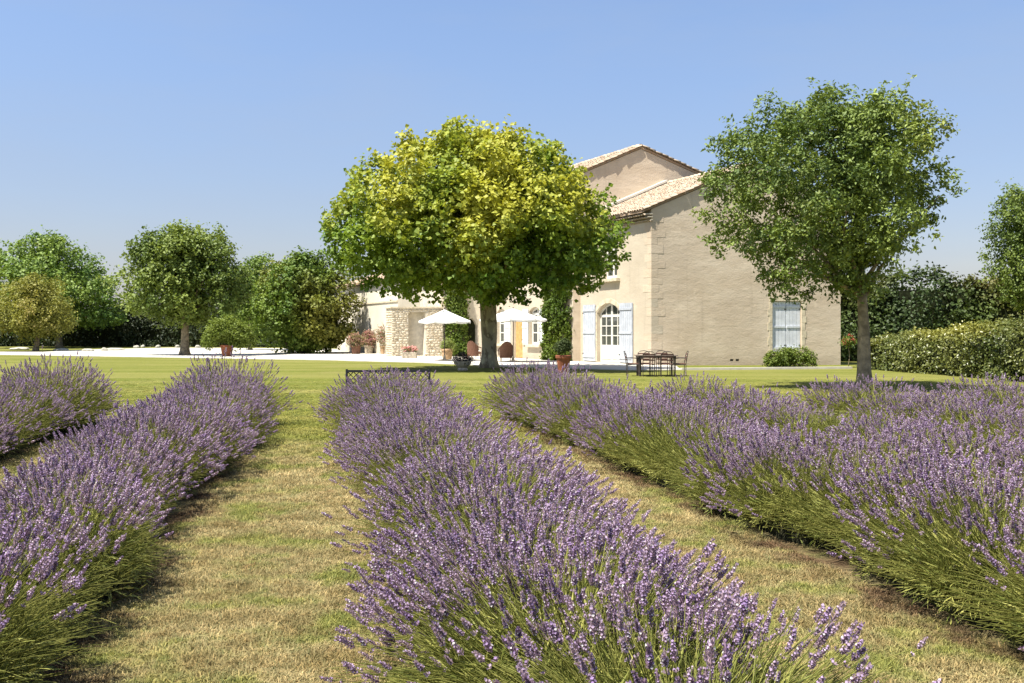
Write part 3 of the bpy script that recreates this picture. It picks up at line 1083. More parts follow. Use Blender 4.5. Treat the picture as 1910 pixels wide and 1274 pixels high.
# upright shoots standing above the dome
for px, py, r in ((842, 240, 9), (850, 262, 13), (836, 270, 14), (950, 255, 9), (944, 275, 12), (1022, 268, 8), (1028, 290, 11), (768, 258, 7), (772, 280, 11), (722, 292, 8), (728, 312, 10), (668, 330, 9), (1066, 318, 9), (985, 280, 9), (900, 272, 8), (880, 290, 10), (800, 285, 8), (632, 385, 9), (612, 430, 9), (1100, 355, 10), (1150, 412, 9), (1160, 470, 9), (648, 352, 8), (1010, 262, 6), (766, 243, 4)):
    q = wpt(px, py + 2, CD + random.uniform(-1.2, 1.2)); LL.append((q.x, q.y, q.z, r * 1.15 / F_PX * CD))


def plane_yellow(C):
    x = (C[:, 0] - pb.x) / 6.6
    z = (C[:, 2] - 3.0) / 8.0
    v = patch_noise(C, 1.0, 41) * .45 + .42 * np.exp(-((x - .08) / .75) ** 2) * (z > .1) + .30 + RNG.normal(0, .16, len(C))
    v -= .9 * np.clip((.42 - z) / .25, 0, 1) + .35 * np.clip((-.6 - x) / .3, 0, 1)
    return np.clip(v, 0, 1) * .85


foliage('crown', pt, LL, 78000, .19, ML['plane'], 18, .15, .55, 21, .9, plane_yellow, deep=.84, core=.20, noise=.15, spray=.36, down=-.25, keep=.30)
tt = pb + Vector((0, 0, 2.9))
for (px, py, dy) in ((760, 470, 0), (690, 470, 1.5), (840, 400, -1.5), (940, 400, 1.0), (1050, 470, -.5), (1000, 430, 2.5), (850, 470, -3.5), (960, 490, -3.2), (905, 450, 3.5)):
    q = wpt(px, py, CD); q.y += dy
    limb(pt, tt + Vector((random.uniform(-.12, .12), random.uniform(-.1, .1), random.uniform(-.25, .05))), q, .17, .04, M['bark_plane'])

# long leafy shoots that break the outline of the dome
rg_ = np.random.default_rng(77)
SC, SN, ST_ = [], [], []
for px, py, L_ in ((846, 262, 1.0), (838, 275, .9), (858, 268, .9), (950, 278, .8), (958, 290, .7), (1024, 305, .8), (1032, 318, .7), (766, 285, .8), (758, 300, .7), (722, 318, .7), (672, 348, .7), (1066, 345, .7), (986, 300, .6), (905, 292, .6), (800, 300, .6), (640, 392, .6), (622, 425, .6), (1108, 372, .6), (1146, 430, .6), (700, 330, .6), (1046, 330, .6), (880, 300, .6), (925, 296, .6)):
    for q_ in range(2):
        b0 = np.array(wpt(px + random.uniform(-9, 9), py + 14, CD + random.uniform(-2.2, 1.5)))
        dr = unit(np.array([(px - 900) / 420 + rg_.normal(0, .15), rg_.normal(0, .2), 1.0]))
        nl = int(34 * L_)
        f_ = rg_.random(nl)
        SC.append(b0 + dr * (f_ * L_ * 1.25)[:, None] + rg_.normal(0, .13, (nl, 3)) * (1.15 - .8 * f_)[:, None])
        SN.append(unit(rg_.normal(0, .7, (nl, 3)) + np.array([0, 0, .4]))); ST_.append(np.clip(rg_.normal(.62, .2, nl), 0, 1))
SC = np.concatenate(SC)
me = leaf_mesh('shoots', SC - np.array(BASE[pt.name]), np.concatenate(SN), .17, .85, attrs={'tint': np.concatenate(ST_), 'extra': plane_yellow(SC) * .6})
link('shoots', me, ML['plane'], pt, 'stuff')

# ---- tall ash on the right
ab = gpt(1613, 726)
at_ = thing('ash_tree', ab, 'tall open-crowned green tree with straight grey trunk behind the right-hand lavender', 'tree')
trunk(at_, ab, wpt(1608, 545, ab.y), .185, .13, M['bark'], 14)
AL = [(1530, 238, 55), (1450, 255, 58), (1600, 258, 56), (1390, 290, 52), (1500, 300, 85), (1600, 320, 80), (1670, 290, 50), (1365, 355, 50), (1430, 370, 78),
      (1545, 400, 90), (1650, 375, 62), (1708, 340, 28), (1765, 345, 30), (1728, 380, 30), (1685, 415, 36), (1350, 420, 40), (1415, 450, 58), (1500, 480, 66), (1590, 470, 62),
      (1450, 520, 40), (1540, 530, 34), (1645, 468, 32), (1716, 268, 18), (1540, 192, 15), (1425, 208, 13), (1330, 270, 14), (1345, 460, 26), (1585, 540, 28), (1480, 555, 14), (1738, 408, 16), (1638, 228, 22), (1332, 330, 24)]
LA = lobes(AL, ab.y, 1590, (0, 50, -50, 100, -100, 155), .5, 8, .8)


def ash_extra(C):
    return np.clip(patch_noise(C, 1.1, 77) * .35 + RNG.normal(0, .18, len(C)) - .02, 0, 1) * .7


foliage('crown', at_, LA, 60000, .125, ML['ash'], 30, .12, .5, 33, .5, ash_extra, deep=.90, core=.12, noise=.22, spray=.22, down=-.05, keep=.18, vary=.5)
fork = wpt(1608, 555, ab.y)
for (px, py, dy) in ((1500, 300, 0), (1600, 300, .6), (1690, 420, 0), (1740, 370, -.4), (1430, 380, .5), (1440, 500, -.5), (1550, 390, -1.2), (1650, 340, 1.2), (1400, 440, 1.0), (1540, 240, .2), (1660, 290, -.9)):
    q = wpt(px, py, ab.y); q.y += dy
    limb(at_, fork + Vector((0, 0, random.uniform(-.15, .35))), q, .075, .015, M['bark'], bow=.3)


# ---- trees on the left
def tree(name, label, base, trunk_top, r0, L, n, size, mat, seed, extra=None, bark='bark', **kw):
    o = thing(name, base, label, 'tree')
    trunk(o, base, trunk_top, r0, r0 * .7, M[bark], 10)
    foliage('crown', o, L, n, size, mat, seed=seed, extra=extra, **kw)
    rg = random.Random(seed)
    for q in rg.sample(L, min(6, len(L))):
        limb(o, Vector(trunk_top) - Z * .3, Vector(q[:3]), r0 * .4, r0 * .12, M[bark])
    return o


b = gpt(344, 663)
Lt = lobes([(330, 475, 44), (275, 480, 40), (400, 475, 42), (250, 530, 38), (345, 520, 62), (425, 525, 38), (280, 560, 42), (370, 565, 44), (430, 560, 30), (250, 572, 26), (310, 592, 22), (330, 448, 20), (290, 455, 18), (372, 448, 20), (410, 455, 16)], b.y, 345, (0, 50, -50, 100, -100, 160), .4, 5, .6)
tree('oak_tree', 'round-crowned green tree with bare trunk standing alone on the gravel court', b, wpt(346, 580, b.y), .29, Lt, 34000, .22, ML['oak'], 51, lpc=16, sig=.22, noise=.22, core=.24, deep=.86, spray=.4, down=-.1, keep=.25, vary=.5)
b = Vector((-39.5, 80, 0)); dg = b.y
Lt = lobes([(68, 560, 42), (25, 565, 36), (105, 575, 30), (40, 590, 40), (95, 600, 36), (10, 600, 30), (70, 600, 40), (-15, 580, 25), (70, 535, 24), (118, 605, 18), (40, 540, 22), (95, 545, 20)], dg, 62, (0, 50, -50, 100, -100, 160), .4, 6)
tree('golden_tree', 'low golden-brown round-topped tree at the far left beyond the path', b, wpt(72, 610, dg), .2, Lt, 22000, .19, ML['golden'], 52, lambda C: np.clip(patch_noise(C, .8, 5) * .5 + .25 - (C[:, 2] - 1.2) * .12, 0, .7), lpc=12, sig=.2)
b = Vector((-46.0, 98, 0))
Lt = lobes([(70, 480, 34), (110, 480, 34), (30, 495, 36), (150, 510, 40), (90, 530, 60), (170, 550, 34), (20, 540, 45), (-25, 520, 40), (140, 580, 45), (60, 590, 50), (190, 535, 30), (105, 455, 14), (72, 455, 14), (190, 590, 34), (205, 560, 24), (215, 600, 22)], b.y, 85, (0, 50, -50, 100, -100), .4, 7)
tree('leafy_tree', 'bright green bushy tree rising behind the golden tree at the far left', b, Vector((-46, 98, 3)), .3, Lt, 30000, .30, ML['poplar'], 53, lpc=16, sig=.30, noise=.25, core=.26, deep=.86, spray=.5, down=-.1, keep=.3, vary=.5)

# big bushes
b = gpt(560, 661); b.y = 71; b.x = (560 - CX) / F_PX * 71
bs = thing('bush', b, 'huge dense green bush beside the gravel court, left of the terrace', 'bush')
BL = [(575, 515, 40), (520, 520, 34), (625, 530, 38), (500, 570, 36), (560, 570, 60), (630, 580, 40), (490, 615, 28), (540, 620, 42), (600, 620, 42), (640, 620, 26), (590, 495, 20), (545, 500, 18), (655, 570, 16), (500, 540, 26), (485, 590, 20), (570, 640, 20), (620, 640, 18)]
Lb = lobes(BL, 71, 565, (0, 50, -50, 100, -100), .4, 9)
foliage('crown', bs, Lb, 36000, .23, ML['bush'], 16, .20, .6, 61, .8, lambda C: np.clip(patch_noise(C, .7, 15) * .5 + (C[:, 0] + 14.5) * .06, 0, .5), deep=.82, core=.26, zmin=.06, spray=.3, down=-.2, keep=.3, vary=.5)
for dx in (-1.2, 0, 1.1, .4):
    limb(bs, b + Vector((dx * .4, 0, 0)), b + Vector((dx * 1.6, dx * .5, 3)), .12, .05, M['bark'], 'stem')
# a darker tree behind, between bush and oak
b = Vector((-22.8, 84, 0))
Lt = lobes([(478, 512, 30), (455, 535, 34), (495, 540, 36), (470, 580, 40), (440, 580, 32), (500, 500, 20)], 84, 468, (0, 60, -60), .4, 10)
tree('young_tree', 'smaller green tree squeezed between the round tree and the huge bush', b, Vector((-22.8, 84, 3)), .16, Lt, 9000, .24, ML['bush'], 54, lambda C: np.zeros(len(C)), lpc=12, sig=.25)


# ---- hedges
def hedge(name, label, pts, heights, thick, n, size, mat, seed, extra=None, wob=.25, cat='hedge', lpc=10, sig=.12, up=.3, core_in=.28):
    """clipped hedge along a path of ground points: a dark core of twigs under a shell of leaves"""
    o = thing(name, pts[0], label, cat)
    rg = np.random.default_rng(seed)
    P = np.array([tuple(p)[:2] for p in pts]); Hh = np.array(heights)
    seg = np.linalg.norm(np.diff(P, axis=0), axis=1); cum = np.concatenate([[0], np.cumsum(seg)])

    def at(f):
        s = f * cum[-1]
        x = np.interp(s, cum, P[:, 0]); y = np.interp(s, cum, P[:, 1]); h = np.interp(s, cum, Hh)
        e = .02 * cum[-1]
        dx = np.interp(np.minimum(s + e, cum[-1]), cum, P[:, 0]) - np.interp(np.maximum(s - e, 0), cum, P[:, 0])
        dy = np.interp(np.minimum(s + e, cum[-1]), cum, P[:, 1]) - np.interp(np.maximum(s - e, 0), cum, P[:, 1])
        l = np.hypot(dx, dy); return x, y, h, dx / l, dy / l
    nc = n // lpc
    f = rg.random(nc)
    x, y, h, dx, dy = at(f)
    side = rg.random(nc)
    # walk round the section: front, top, back
    ptot = 2 * h + thick
    w = side * ptot
    zz = np.where(w < h, w, np.where(w < h + thick, h, ptot - w))
    oo = np.where(w < h, -thick / 2, np.where(w < h + thick, -thick / 2 + (w - h), thick / 2))
    rnd = np.clip((zz - (h - .35)) / .35, 0, 1)
    oo = oo * (1 - .18 * rnd)
    nx = np.where(w < h, -1., np.where(w < h + thick, 0, 1.)); nz = np.where((w >= h) & (w < h + thick), 1., .15)
    # end caps
    cap = rg.random(nc) < min(.12, thick / cum[-1])
    f2 = np.where(rg.random(nc) < .5, 0, 1.)
    x2, y2, h2, dx2, dy2 = at(f2)
    x = np.where(cap, x2, x); y = np.where(cap, y2, y); dx = np.where(cap, dx2, dx); dy = np.where(cap, dy2, dy)
    oo = np.where(cap, rg.uniform(-.5, .5, nc) * thick, oo); zz = np.where(cap, rg.random(nc) * h2, zz)
    Cx = np.stack([x - (-dy) * 0 + dy * -oo * -1, y - dx * oo * -1 * -1, zz], 1)
    Cx[:, 0] = x + (-dy) * oo; Cx[:, 1] = y + dx * oo
    out = np.stack([(-dy) * nx, dx * nx, nz], 1)
    out[cap] = np.stack([dx * np.where(f2 > .5, 1, -1), dy * np.where(f2 > .5, 1, -1), 0 * dx], 1)[cap]
    Cx += unit(out) * (wob * patch_noise(Cx, 1.3, seed + 3) + wob * .5 * patch_noise(Cx, 4, seed + 4))[:, None] * .6
    C = np.repeat(Cx, lpc, 0) + rg.normal(0, sig, (nc * lpc, 3))
    D = np.repeat(out, lpc, 0)
    C[:, 2] = np.abs(C[:, 2]) + .02
    Nn = unit(unit(D) * .7 + np.array([0, 0, up]) + rg.normal(0, .55, C.shape))
    tint = np.clip(.5 * rg.random(len(C)) + .35 * np.repeat(rg.random(nc), lpc) + .2 * patch_noise(C, .9, seed), 0, 1)
    atd = {'tint': tint}
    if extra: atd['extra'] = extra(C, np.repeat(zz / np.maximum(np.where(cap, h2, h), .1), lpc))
    me = leaf_mesh('leaves', C - np.array(pts[0]), Nn, size, .7, attrs=atd)
    link('leaves', me, mat, o, 'stuff')
    # core
    mb = MB()
    m = 14
    ring = []
    for i in range(m + 1):
        xx, yy, hh, ddx, ddy = [float(q) for q in at(np.array(i / m))]
        t2 = thick / 2 - core_in
        ring.append([(xx - -ddy * t2, yy - ddx * t2, 0), (xx - -ddy * t2, yy - ddx * t2, hh - core_in), (xx + -ddy * t2, yy + ddx * t2, hh - core_in), (xx + -ddy * t2, yy + ddx * t2, 0)])
    for i in range(m):
        for j in range(3):
            mb.poly([ring[i][j], ring[i + 1][j], ring[i + 1][j + 1], ring[i][j + 1]])
    mb.poly(ring[0]); mb.poly(ring[-1][::-1])
    mb.build('twigs', M['core'], o)
    return o


hedge('hedge', 'tall dark hedge closing the garden behind the trees on the left', [Vector((-68, 108, 0)), Vector((-44, 106, 0)), Vector((-25, 102, 0)), Vector((-14, 98, 0))], [4.6, 4.4, 4.4, 4.6], 2.4, 26000, .30, ML['dark'], 71, wob=.5, sig=.25, lpc=10)
hedge('hedge', 'tall dark conifer hedge to the right of the farmhouse gable', [Vector((17.6, 53, 0)), Vector((22, 52, 0)), Vector((28, 50.5, 0)), Vector((36, 49, 0))], [3.95, 4.1, 4.1, 4.3], 2.2, 34000, .20, ML['cypress'], 72,
      lambda C, f: np.clip(patch_noise(C, .7, 31) * .5 + (f - .8) * 1.0, 0, .7), wob=.5, sig=.2, lpc=12)
g0, g1, g2, g3 = gpt(1640, 690), gpt(1760, 698), gpt(1915, 712), gpt(2120, 730)
sh = Vector((.5, 1.0, 0))
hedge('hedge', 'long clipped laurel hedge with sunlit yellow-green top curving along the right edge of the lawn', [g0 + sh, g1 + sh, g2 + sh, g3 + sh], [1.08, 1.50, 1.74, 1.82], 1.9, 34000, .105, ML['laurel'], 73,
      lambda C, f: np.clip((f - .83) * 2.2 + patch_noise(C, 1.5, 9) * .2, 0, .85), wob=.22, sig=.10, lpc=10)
# tall tree at the right edge
b = Vector((26.2, 47.0, 0))
Lt = lobes([(1905, 400, 40), (1885, 440, 40), (1925, 450, 46), (1880, 500, 36), (1930, 510, 46), (1893, 370, 22), (1960, 420, 50), (1965, 490, 50), (1900, 545, 36), (1950, 380, 30)], 47, 1925, (0, 60, -60, 120), .4, 11)
tree('upright_tree', 'upright dark green tree cut by the right edge, above the conifer hedge', b, Vector((26.2, 47, 3.5)), .2, Lt, 26000, .13, ML['oak'], 55, lpc=18, sig=.13, up=.4, deep=.84, spray=.35)


# ---- small plants
def ell_lobes(c, r, n=7, seed=1, k_=.62):
    rg = random.Random(seed)
    out = [(c[0], c[1], c[2], r * .75)]
    for i in range(n):
        a = rg.uniform(0, 6.28); e = rg.uniform(-.3, 1.0)
        out.append((c[0] + math.cos(a) * math.cos(e) * r * .5, c[1] + math.sin(a) * math.cos(e) * r * .5, c[2] + math.sin(e) * r * .5, r * k_ * rg.uniform(.75, 1.0)))
    return out


b = gpt(1473, 686.5)
sh_ = thing('wall_shrub', b, 'low yellow-green shrub growing under the closed shutters of the gable', 'shrub')
foliage('crown', sh_, [(b.x - .75, b.y, .3, .38), (b.x - .2, b.y, .42, .42), (b.x + .35, b.y, .42, .40), (b.x + .8, b.y, .34, .34), (b.x, b.y + .3, .4, .4)], 5200, .095, ML['lime'], 8, .07, .5, 81, .6, zmin=.02)
for dx in (-.5, 0, .4):
    limb(sh_, b + Vector((dx * .3, 0, 0)), b + Vector((dx, 0, .45)), .02, .008, M['bark'], 'stem')

b = gpt(1583, 686)
rs = thing('standard_rose', b, 'thin-stemmed rose standard with reddish flowers at the far corner of the gable', 'rose')
limb(rs, b, b + Vector((.02, 0, 1.0)), .018, .014, M['bark'], 'stem', bow=.05)
foliage('crown', rs, [(b.x, b.y, 1.12, .22), (b.x - .2, b.y, 1.1, .16), (b.x + .2, b.y, 1.12, .16)], 420, .08, ML['bush'], 6, .06, .4, 82, .6, lambda C: np.zeros(len(C)))
foliage('flowers', rs, [(b.x, b.y - .05, 1.17, .22), (b.x - .18, b.y, 1.12, .16)], 160, .07, ML['red'], 5, .04, .4, 83, .9)


def wall_ivy(label, o, ea, n, a0, a1, z1, thick, nl, seed):
    base = o + ea * (a0 + a1) / 2
    iv = thing('ivy', base, label, 'ivy', 'columns of ivy on the house walls')
    rg = np.random.default_rng(seed)
    nc = nl // 9
    a = rg.uniform(a0, a1, nc); z = rg.uniform(0, z1, nc) ** 1.0
    edge = np.minimum(np.abs(a - a0), np.abs(a1 - a)) / ((a1 - a0) / 2)
    th = thick * np.sqrt(np.clip(edge * 2.2, .02, 1)) * (1 + .18 * np.sin(z * 3.1) + .12 * np.sin(z * 7 + a * 5))
    k_ = np.where(rg.random(nc) < .25, rg.random(nc), 1.0)
    P = np.array(o) + a[:, None] * np.array(ea) + (th * k_)[:, None] * np.array(n); P[:, 2] = z
    C = np.repeat(P, 9, 0) + rg.normal(0, .08, (nc * 9, 3)); C[:, 2] = np.abs(C[:, 2])
    Nn = unit(np.array(n) * .8 + np.array([0, 0, .4]) + rg.normal(0, .55, C.shape))
    tint = np.clip(.5 * rg.random(len(C)) + .4 * np.repeat(rg.random(nc), 9) + .2 * patch_noise(C, 1.4, seed), 0, 1)
    link('leaves', leaf_mesh('leaves', C - np.array(base), Nn, .15, .8, attrs={'tint': tint}), ML['ivy'], iv, 'stuff')
    for i in range(3):
        q = o + ea * (a0 + (a1 - a0) * (.25 + .25 * i)) + n * .05
        limb(iv, q, q + Z * (z1 * .9), .04, .015, M['bark'], 'stem', bow=.05, n=8)


wall_ivy('thick green ivy column on the tall house corner behind the terracotta pot', H(0, MS0, 0), U, -V_, 6.7, 9.55, 6.2, .42, 9000, 91)
wall_ivy('narrow ivy column on the stone outbuilding, just left of the plane trunk', H(AT, 0, 0), V_, -U, -2.45, -1.15, 4.2, .35, 4200, 92)


# ------------------------------------------------------------------ pots
def pot(parent, c, prof, mat, name='pot'):
    mb = MB(); mb.lathe(prof, c, 22)
    return mb.build(name, mat, parent, smooth=False)


def soil(parent, c, r, z):
    mb = MB(); mb.lathe([(r, z - .05), (r, z), (r * .4, z + .02)], c, 16)
    mb.build('soil', M['soil'], parent)


def shoot_lobes(b, z, r, seed):
    return ell_lobes((b.x, b.y, z), r, 7, seed)


POT = lambda h, rt, rb: [(rb, 0), (rb + (rt - rb) * .35, h * .35), (rt * .93, h * .82), (rt, h * .83), (rt * 1.06, h * .86), (rt * 1.06, h * .98), (rt, h), (rt * .88, h), (rt * .86, h * .9)]
b = gpt(1051, 701)
o = thing('potted_box_ball', b, 'tall terracotta pot with clipped dark box ball at the lawn edge before the shutters', 'potted plant')
pot(o, b, POT(.74, .27, .16), M['terracotta']); soil(o, b, .22, .68)
foliage('foliage', o, ell_lobes((b.x, b.y, 1.0), .31, 8, 2), 3400, .045, ML['box'], 7, .03, .4, 101, .7)
b = gpt(863, 691)
o = thing('dark_planter', b, 'squat stone bowl of dark trailing plants on the lawn beside the plane trunk', 'planter')
pot(o, b, [(.2, 0), (.22, .05), (.16, .1), (.3, .22), (.36, .34), (.37, .38), (.33, .38), (.31, .34)], M['stone_pot']); soil(o, b, .28, .36)
foliage('foliage', o, [(b.x, b.y, .50, .26), (b.x - .2, b.y, .45, .2), (b.x + .2, b.y, .46, .22), (b.x + .1, b.y - .15, .42, .2)], 1500, .06, ML['black'], 6, .05, .5, 102, .5)
foliage('flowers', o, [(b.x - .25, b.y - .05, .50, .16), (b.x + .1, b.y - .2, .55, .12)], 70, .04, ML['pink'], 3, .03, .5, 103, .9)
b = gpt(834, 671)
o = thing('potted_dome', b, 'weathered clay pot with rounded olive-green dome under the left parasol', 'potted plant')
pot(o, b, POT(.62, .34, .25), M['tan_pot']); soil(o, b, .28, .56)
foliage('foliage', o, [(b.x, b.y, .72, .40), (b.x - .1, b.y, .78, .32), (b.x + .12, b.y, .76, .32)], 2400, .06, ML['ash'], 7, .04, .4, 104, .7, lambda C: np.zeros(len(C)) + .15)
b = gpt(764, 669)
o = thing('flower_trough', b, 'low pale stone planter of pink flowers in front of the tall stone opening', 'planter')
mb = MB(); mb.box(b + Z * .2, (.42, 0, 0), (0, .22, 0), (0, 0, .2)); mb.build('trough', M['stone_pot'], o, bevel=.03)
mb = MB(); mb.box(b + Z * .41, (.36, 0, 0), (0, .17, 0), (0, 0, .008)); mb.build('soil', M['soil'], o)
foliage('foliage', o, [(b.x - .25, b.y, .48, .18), (b.x, b.y, .5, .2), (b.x + .25, b.y, .48, .18)], 500, .07, ML['lime'], 6, .05, .5, 105, .6)
foliage('flowers', o, [(b.x - .22, b.y - .03, .56, .2), (b.x, b.y - .03, .58, .2), (b.x + .25, b.y - .03, .54, .18)], 420, .07, ML['pink'], 6, .04, .5, 106, .9)
b = gpt(423, 665.4)
o = thing('potted_shrub', b, 'bright green spreading shrub in a terracotta pot on the gravel court', 'potted plant')
pot(o, b, POT(.75, .40, .28), M['terracotta']); soil(o, b, .34, .68)
q = b
foliage('foliage', o, [(b.x - .9, b.y, 1.35, .62), (b.x - .4, b.y - .1, 1.75, .65), (b.x + .3, b.y, 1.75, .7), (b.x + .95, b.y, 1.35, .7), (b.x + 1.3, b.y, 1.0, .5), (b.x - 1.1, b.y, .95, .42), (b.x + .5, b.y, 1.05, .5), (b.x, b.y + .6, 1.5, .7)], 8000, .14, ML['lime'], 9, .12, .55, 107, .6)
for dx in (-.6, .1, .7):
    limb(o, b + Z * .65, b + Vector((dx, 0, 1.5)), .03, .012, M['bark'], 'stem')

OL = [(664, 661, 'leftmost oleander in a dark pot, half hidden by the huge bush', 'wicker', 1.5),
      (688, 660, 'magenta-flowered oleander in a pale pot in front of the pale house', 'stone_pot', 1.7),
      (718, 661, 'largest buff oleander in a clay pot beside the stone outbuilding', 'tan_pot', 2.0)]
for i, (px, py, lab, pm, hh) in enumerate(OL):
    b = gpt(px, py)
    o = thing('oleander', b, lab, 'potted plant', 'potted oleanders on the terrace')
    pot(o, b, POT(.62, .36, .27), M[pm]); soil(o, b, .30, .56)
    f_ = 1.15 if i == 2 else .8
    Lq = [(b.x - .3 * f_, b.y, hh * .62, .42 * f_), (b.x + .3 * f_, b.y, hh * .62, .45 * f_), (b.x, b.y, hh * .8, .45 * f_), (b.x + .15, b.y - .2, hh * .5, .4 * f_)]
    foliage('foliage', o, Lq, 1700, .13, ML['olean'], 6, .10, .5, 110 + i, .4, lambda C, i=i: np.clip(RNG.normal(.0 if i != 1 else .25, .3, len(C)), 0, .8))
    foliage('flowers', o, Lq, 260 if i == 1 else 120, .09, ML['pink'], 5, .06, .5, 120 + i, .9)
    for dx in (-.3, 0, .3):
        limb(o, b + Z * .55, b + Vector((dx, 0, hh * .75)), .02, .008, M['bark'], 'stem')


# ------------------------------------------------------------------ parasols
def parasol(label, c, hw, zr, za, rz):
    o = thing('parasol', c, label, 'parasol', 'white parasols on the terrace', rz)
    mb = MB(); mb.tube([(0, 0, .06), (0, 0, za - .02)], .025, 10); mb.build('pole', M['table_frame'], o, local=True)
    mb = MB(); mb.lathe([(.34, 0), (.34, .05), (.08, .08), (.05, .3)], (0, 0, 0), 18); mb.build('base', M['stone_pot'], o, local=True)
    mb = MB()
    n = 8
    rings = []
    for f in (0.02, .25, .5, .75, 1.0):
        ring = []
        for i in range(n * 4):
            a = 2 * math.pi * i / (n * 4) + math.pi / 8
            ph_ = (i % 4) / 4
            rr = hw * f * (math.cos(math.pi / n) / math.cos((ph_ - .5) * 2 * math.pi / n))
            sag = -.06 * math.sin(ph_ * math.pi) * f
            ring.append((rr * math.cos(a), rr * math.sin(a), za + (zr - za) * (f ** .92) + sag))
        rings.append(ring)
    for j in range(4):
        for i in range(n * 4):
            i2 = (i + 1) % (n * 4)
            mb.poly([rings[j][i], rings[j][i2], rings[j + 1][i2], rings[j + 1][i]])
    # hanging valance
    for i in range(n * 4):
        i2 = (i + 1) % (n * 4)
        a_, b_ = Vector(rings[-1][i]), Vector(rings[-1][i2])
        mb.poly([a_, b_, b_ - Z * .09, a_ - Z * .09])
    cp = mb.build('canopy', M['canvas'], o, local=True)
    for i in range(n):
        a = 2 * math.pi * i / n + math.pi / 8
        m2 = MB(); m2.tube([(.03 * math.cos(a), .03 * math.sin(a), za - .06), (hw * .98 * math.cos(a), hw * .98 * math.sin(a), zr - .03)], .010, 5)
        m2.build('rib', M['table_frame'], o, local=True)
    m2 = MB(); m2.lathe([(.03, za - .02), (.035, za + .03), (.01, za + .08)], (0, 0, 0), 10); m2.build('finial', M['table_frame'], o, local=True)


parasol('left white parasol, in front of the stone outbuilding and left of the plane trunk', Vector((-3.64, 52, .03)), 1.5, 2.13, 2.76, .1)
parasol('right white parasol, in front of the honey wooden door, right of the plane trunk', Vector((.06, 50, .03)), 1.75, 2.20, 2.76, .3)


# ------------------------------------------------------------------ wicker armchairs
def armchair(label, c, rz):
    o = thing('wicker_armchair', c, label, 'armchair', 'wicker armchairs on the terrace', rz)
    mb = MB()
    # high curved back
    outer, n = [], 9
    pts = []
    for i in range(n):
        a = math.pi * (.05 + .9 * i / (n - 1))
        pts.append((math.cos(a) * .36, .05 + math.sin(a) * .30))
    for i in range(n - 1):
        (x0, y0), (x1, y1) = pts[i], pts[i + 1]
        f = lambda x: .72 + .33 * max(0, 1 - (abs(x) / .36) ** 2.2)
        for q in (1.0, .9):
            mb.poly([(x0 * q, y0 * q, .18), (x1 * q, y1 * q, .18), (x1 * q * 1.05, y1 * q * 1.08, f(x1)), (x0 * q * 1.05, y0 * q * 1.08, f(x0))])
        mb.poly([(x0 * 1.05, y0 * 1.08, f(x0)), (x1 * 1.05, y1 * 1.08, f(x1)), (x1 * .945, y1 * .972, f(x1)), (x0 * .945, y0 * .972, f(x0))])
        mb.poly([(x0, y0, .18), (x1, y1, .18), (x1 * .9, y1 * .9, .18), (x0 * .9, y0 * .9, .18)])
    mb.build('backrest', M['wicker'], o, local=True)
    mb = MB(); mb.bx(-.31, .31, -.30, .22, .30, .42); mb.build('seat', M['wicker'], o, local=True, bevel=.03)
    mb = MB(); mb.bx(-.27, .27, -.27, .18, .42, .50); mb.build('cushion', M['canvas'], o, local=True, bevel=.03)
    for sx in (-1, 1):
        mb = MB(); mb.tube([(sx * .34, -.30, .30), (sx * .36, -.30, .62), (sx * .37, -.1, .66), (sx * .36, .12, .70)], .03, 7); mb.build('armrest', M['wicker'], o, local=True)
        for sy in (-.26, .24):
            mb = MB(); mb.tube([(sx * .27, sy, 0), (sx * .28, sy, .32)], [.018, .025], 7); mb.build('leg', M['wicker'], o, local=True)


c = gpt(944, 675); c.z = .03
armchair('brown wicker armchair with its back turned, right of the plane trunk', c, math.pi + .15)
c = gpt(884, 671); c.z = .03
armchair('brown wicker armchair partly hidden on the left of the plane trunk', c, math.pi - .5)

# ------------------------------------------------------------------ dining table and chairs on the lawn
tc = gpt(1226, 702); tc.y += .35
dt = thing('garden_table', tc, 'long weathered garden table on the lawn in front of the house corner', 'table')
mb = MB()
for i in range(6):
    m2 = MB(); m2.bx(-.72, .72, -.45 + i * .15 + .004, -.45 + (i + 1) * .15 - .004, .715, .745); m2.v = [v + tc for v in m2.v]; m2.build('plank', M['table'], dt)
mb.bx(-.66, .66, -.40, .40, .65, .712); mb.v = [v + tc for v in mb.v]; mb.build('apron', M['table_frame'], dt)
for sx in (-1, 1):
    for sy in (-1, 1):
        m2 = MB(); m2.tube([tc + Vector((sx * .62, sy * .36, 0)), tc + Vector((sx * .62, sy * .36, .66))], [.026, .034], 8); m2.build('leg', M['table_frame'], dt)


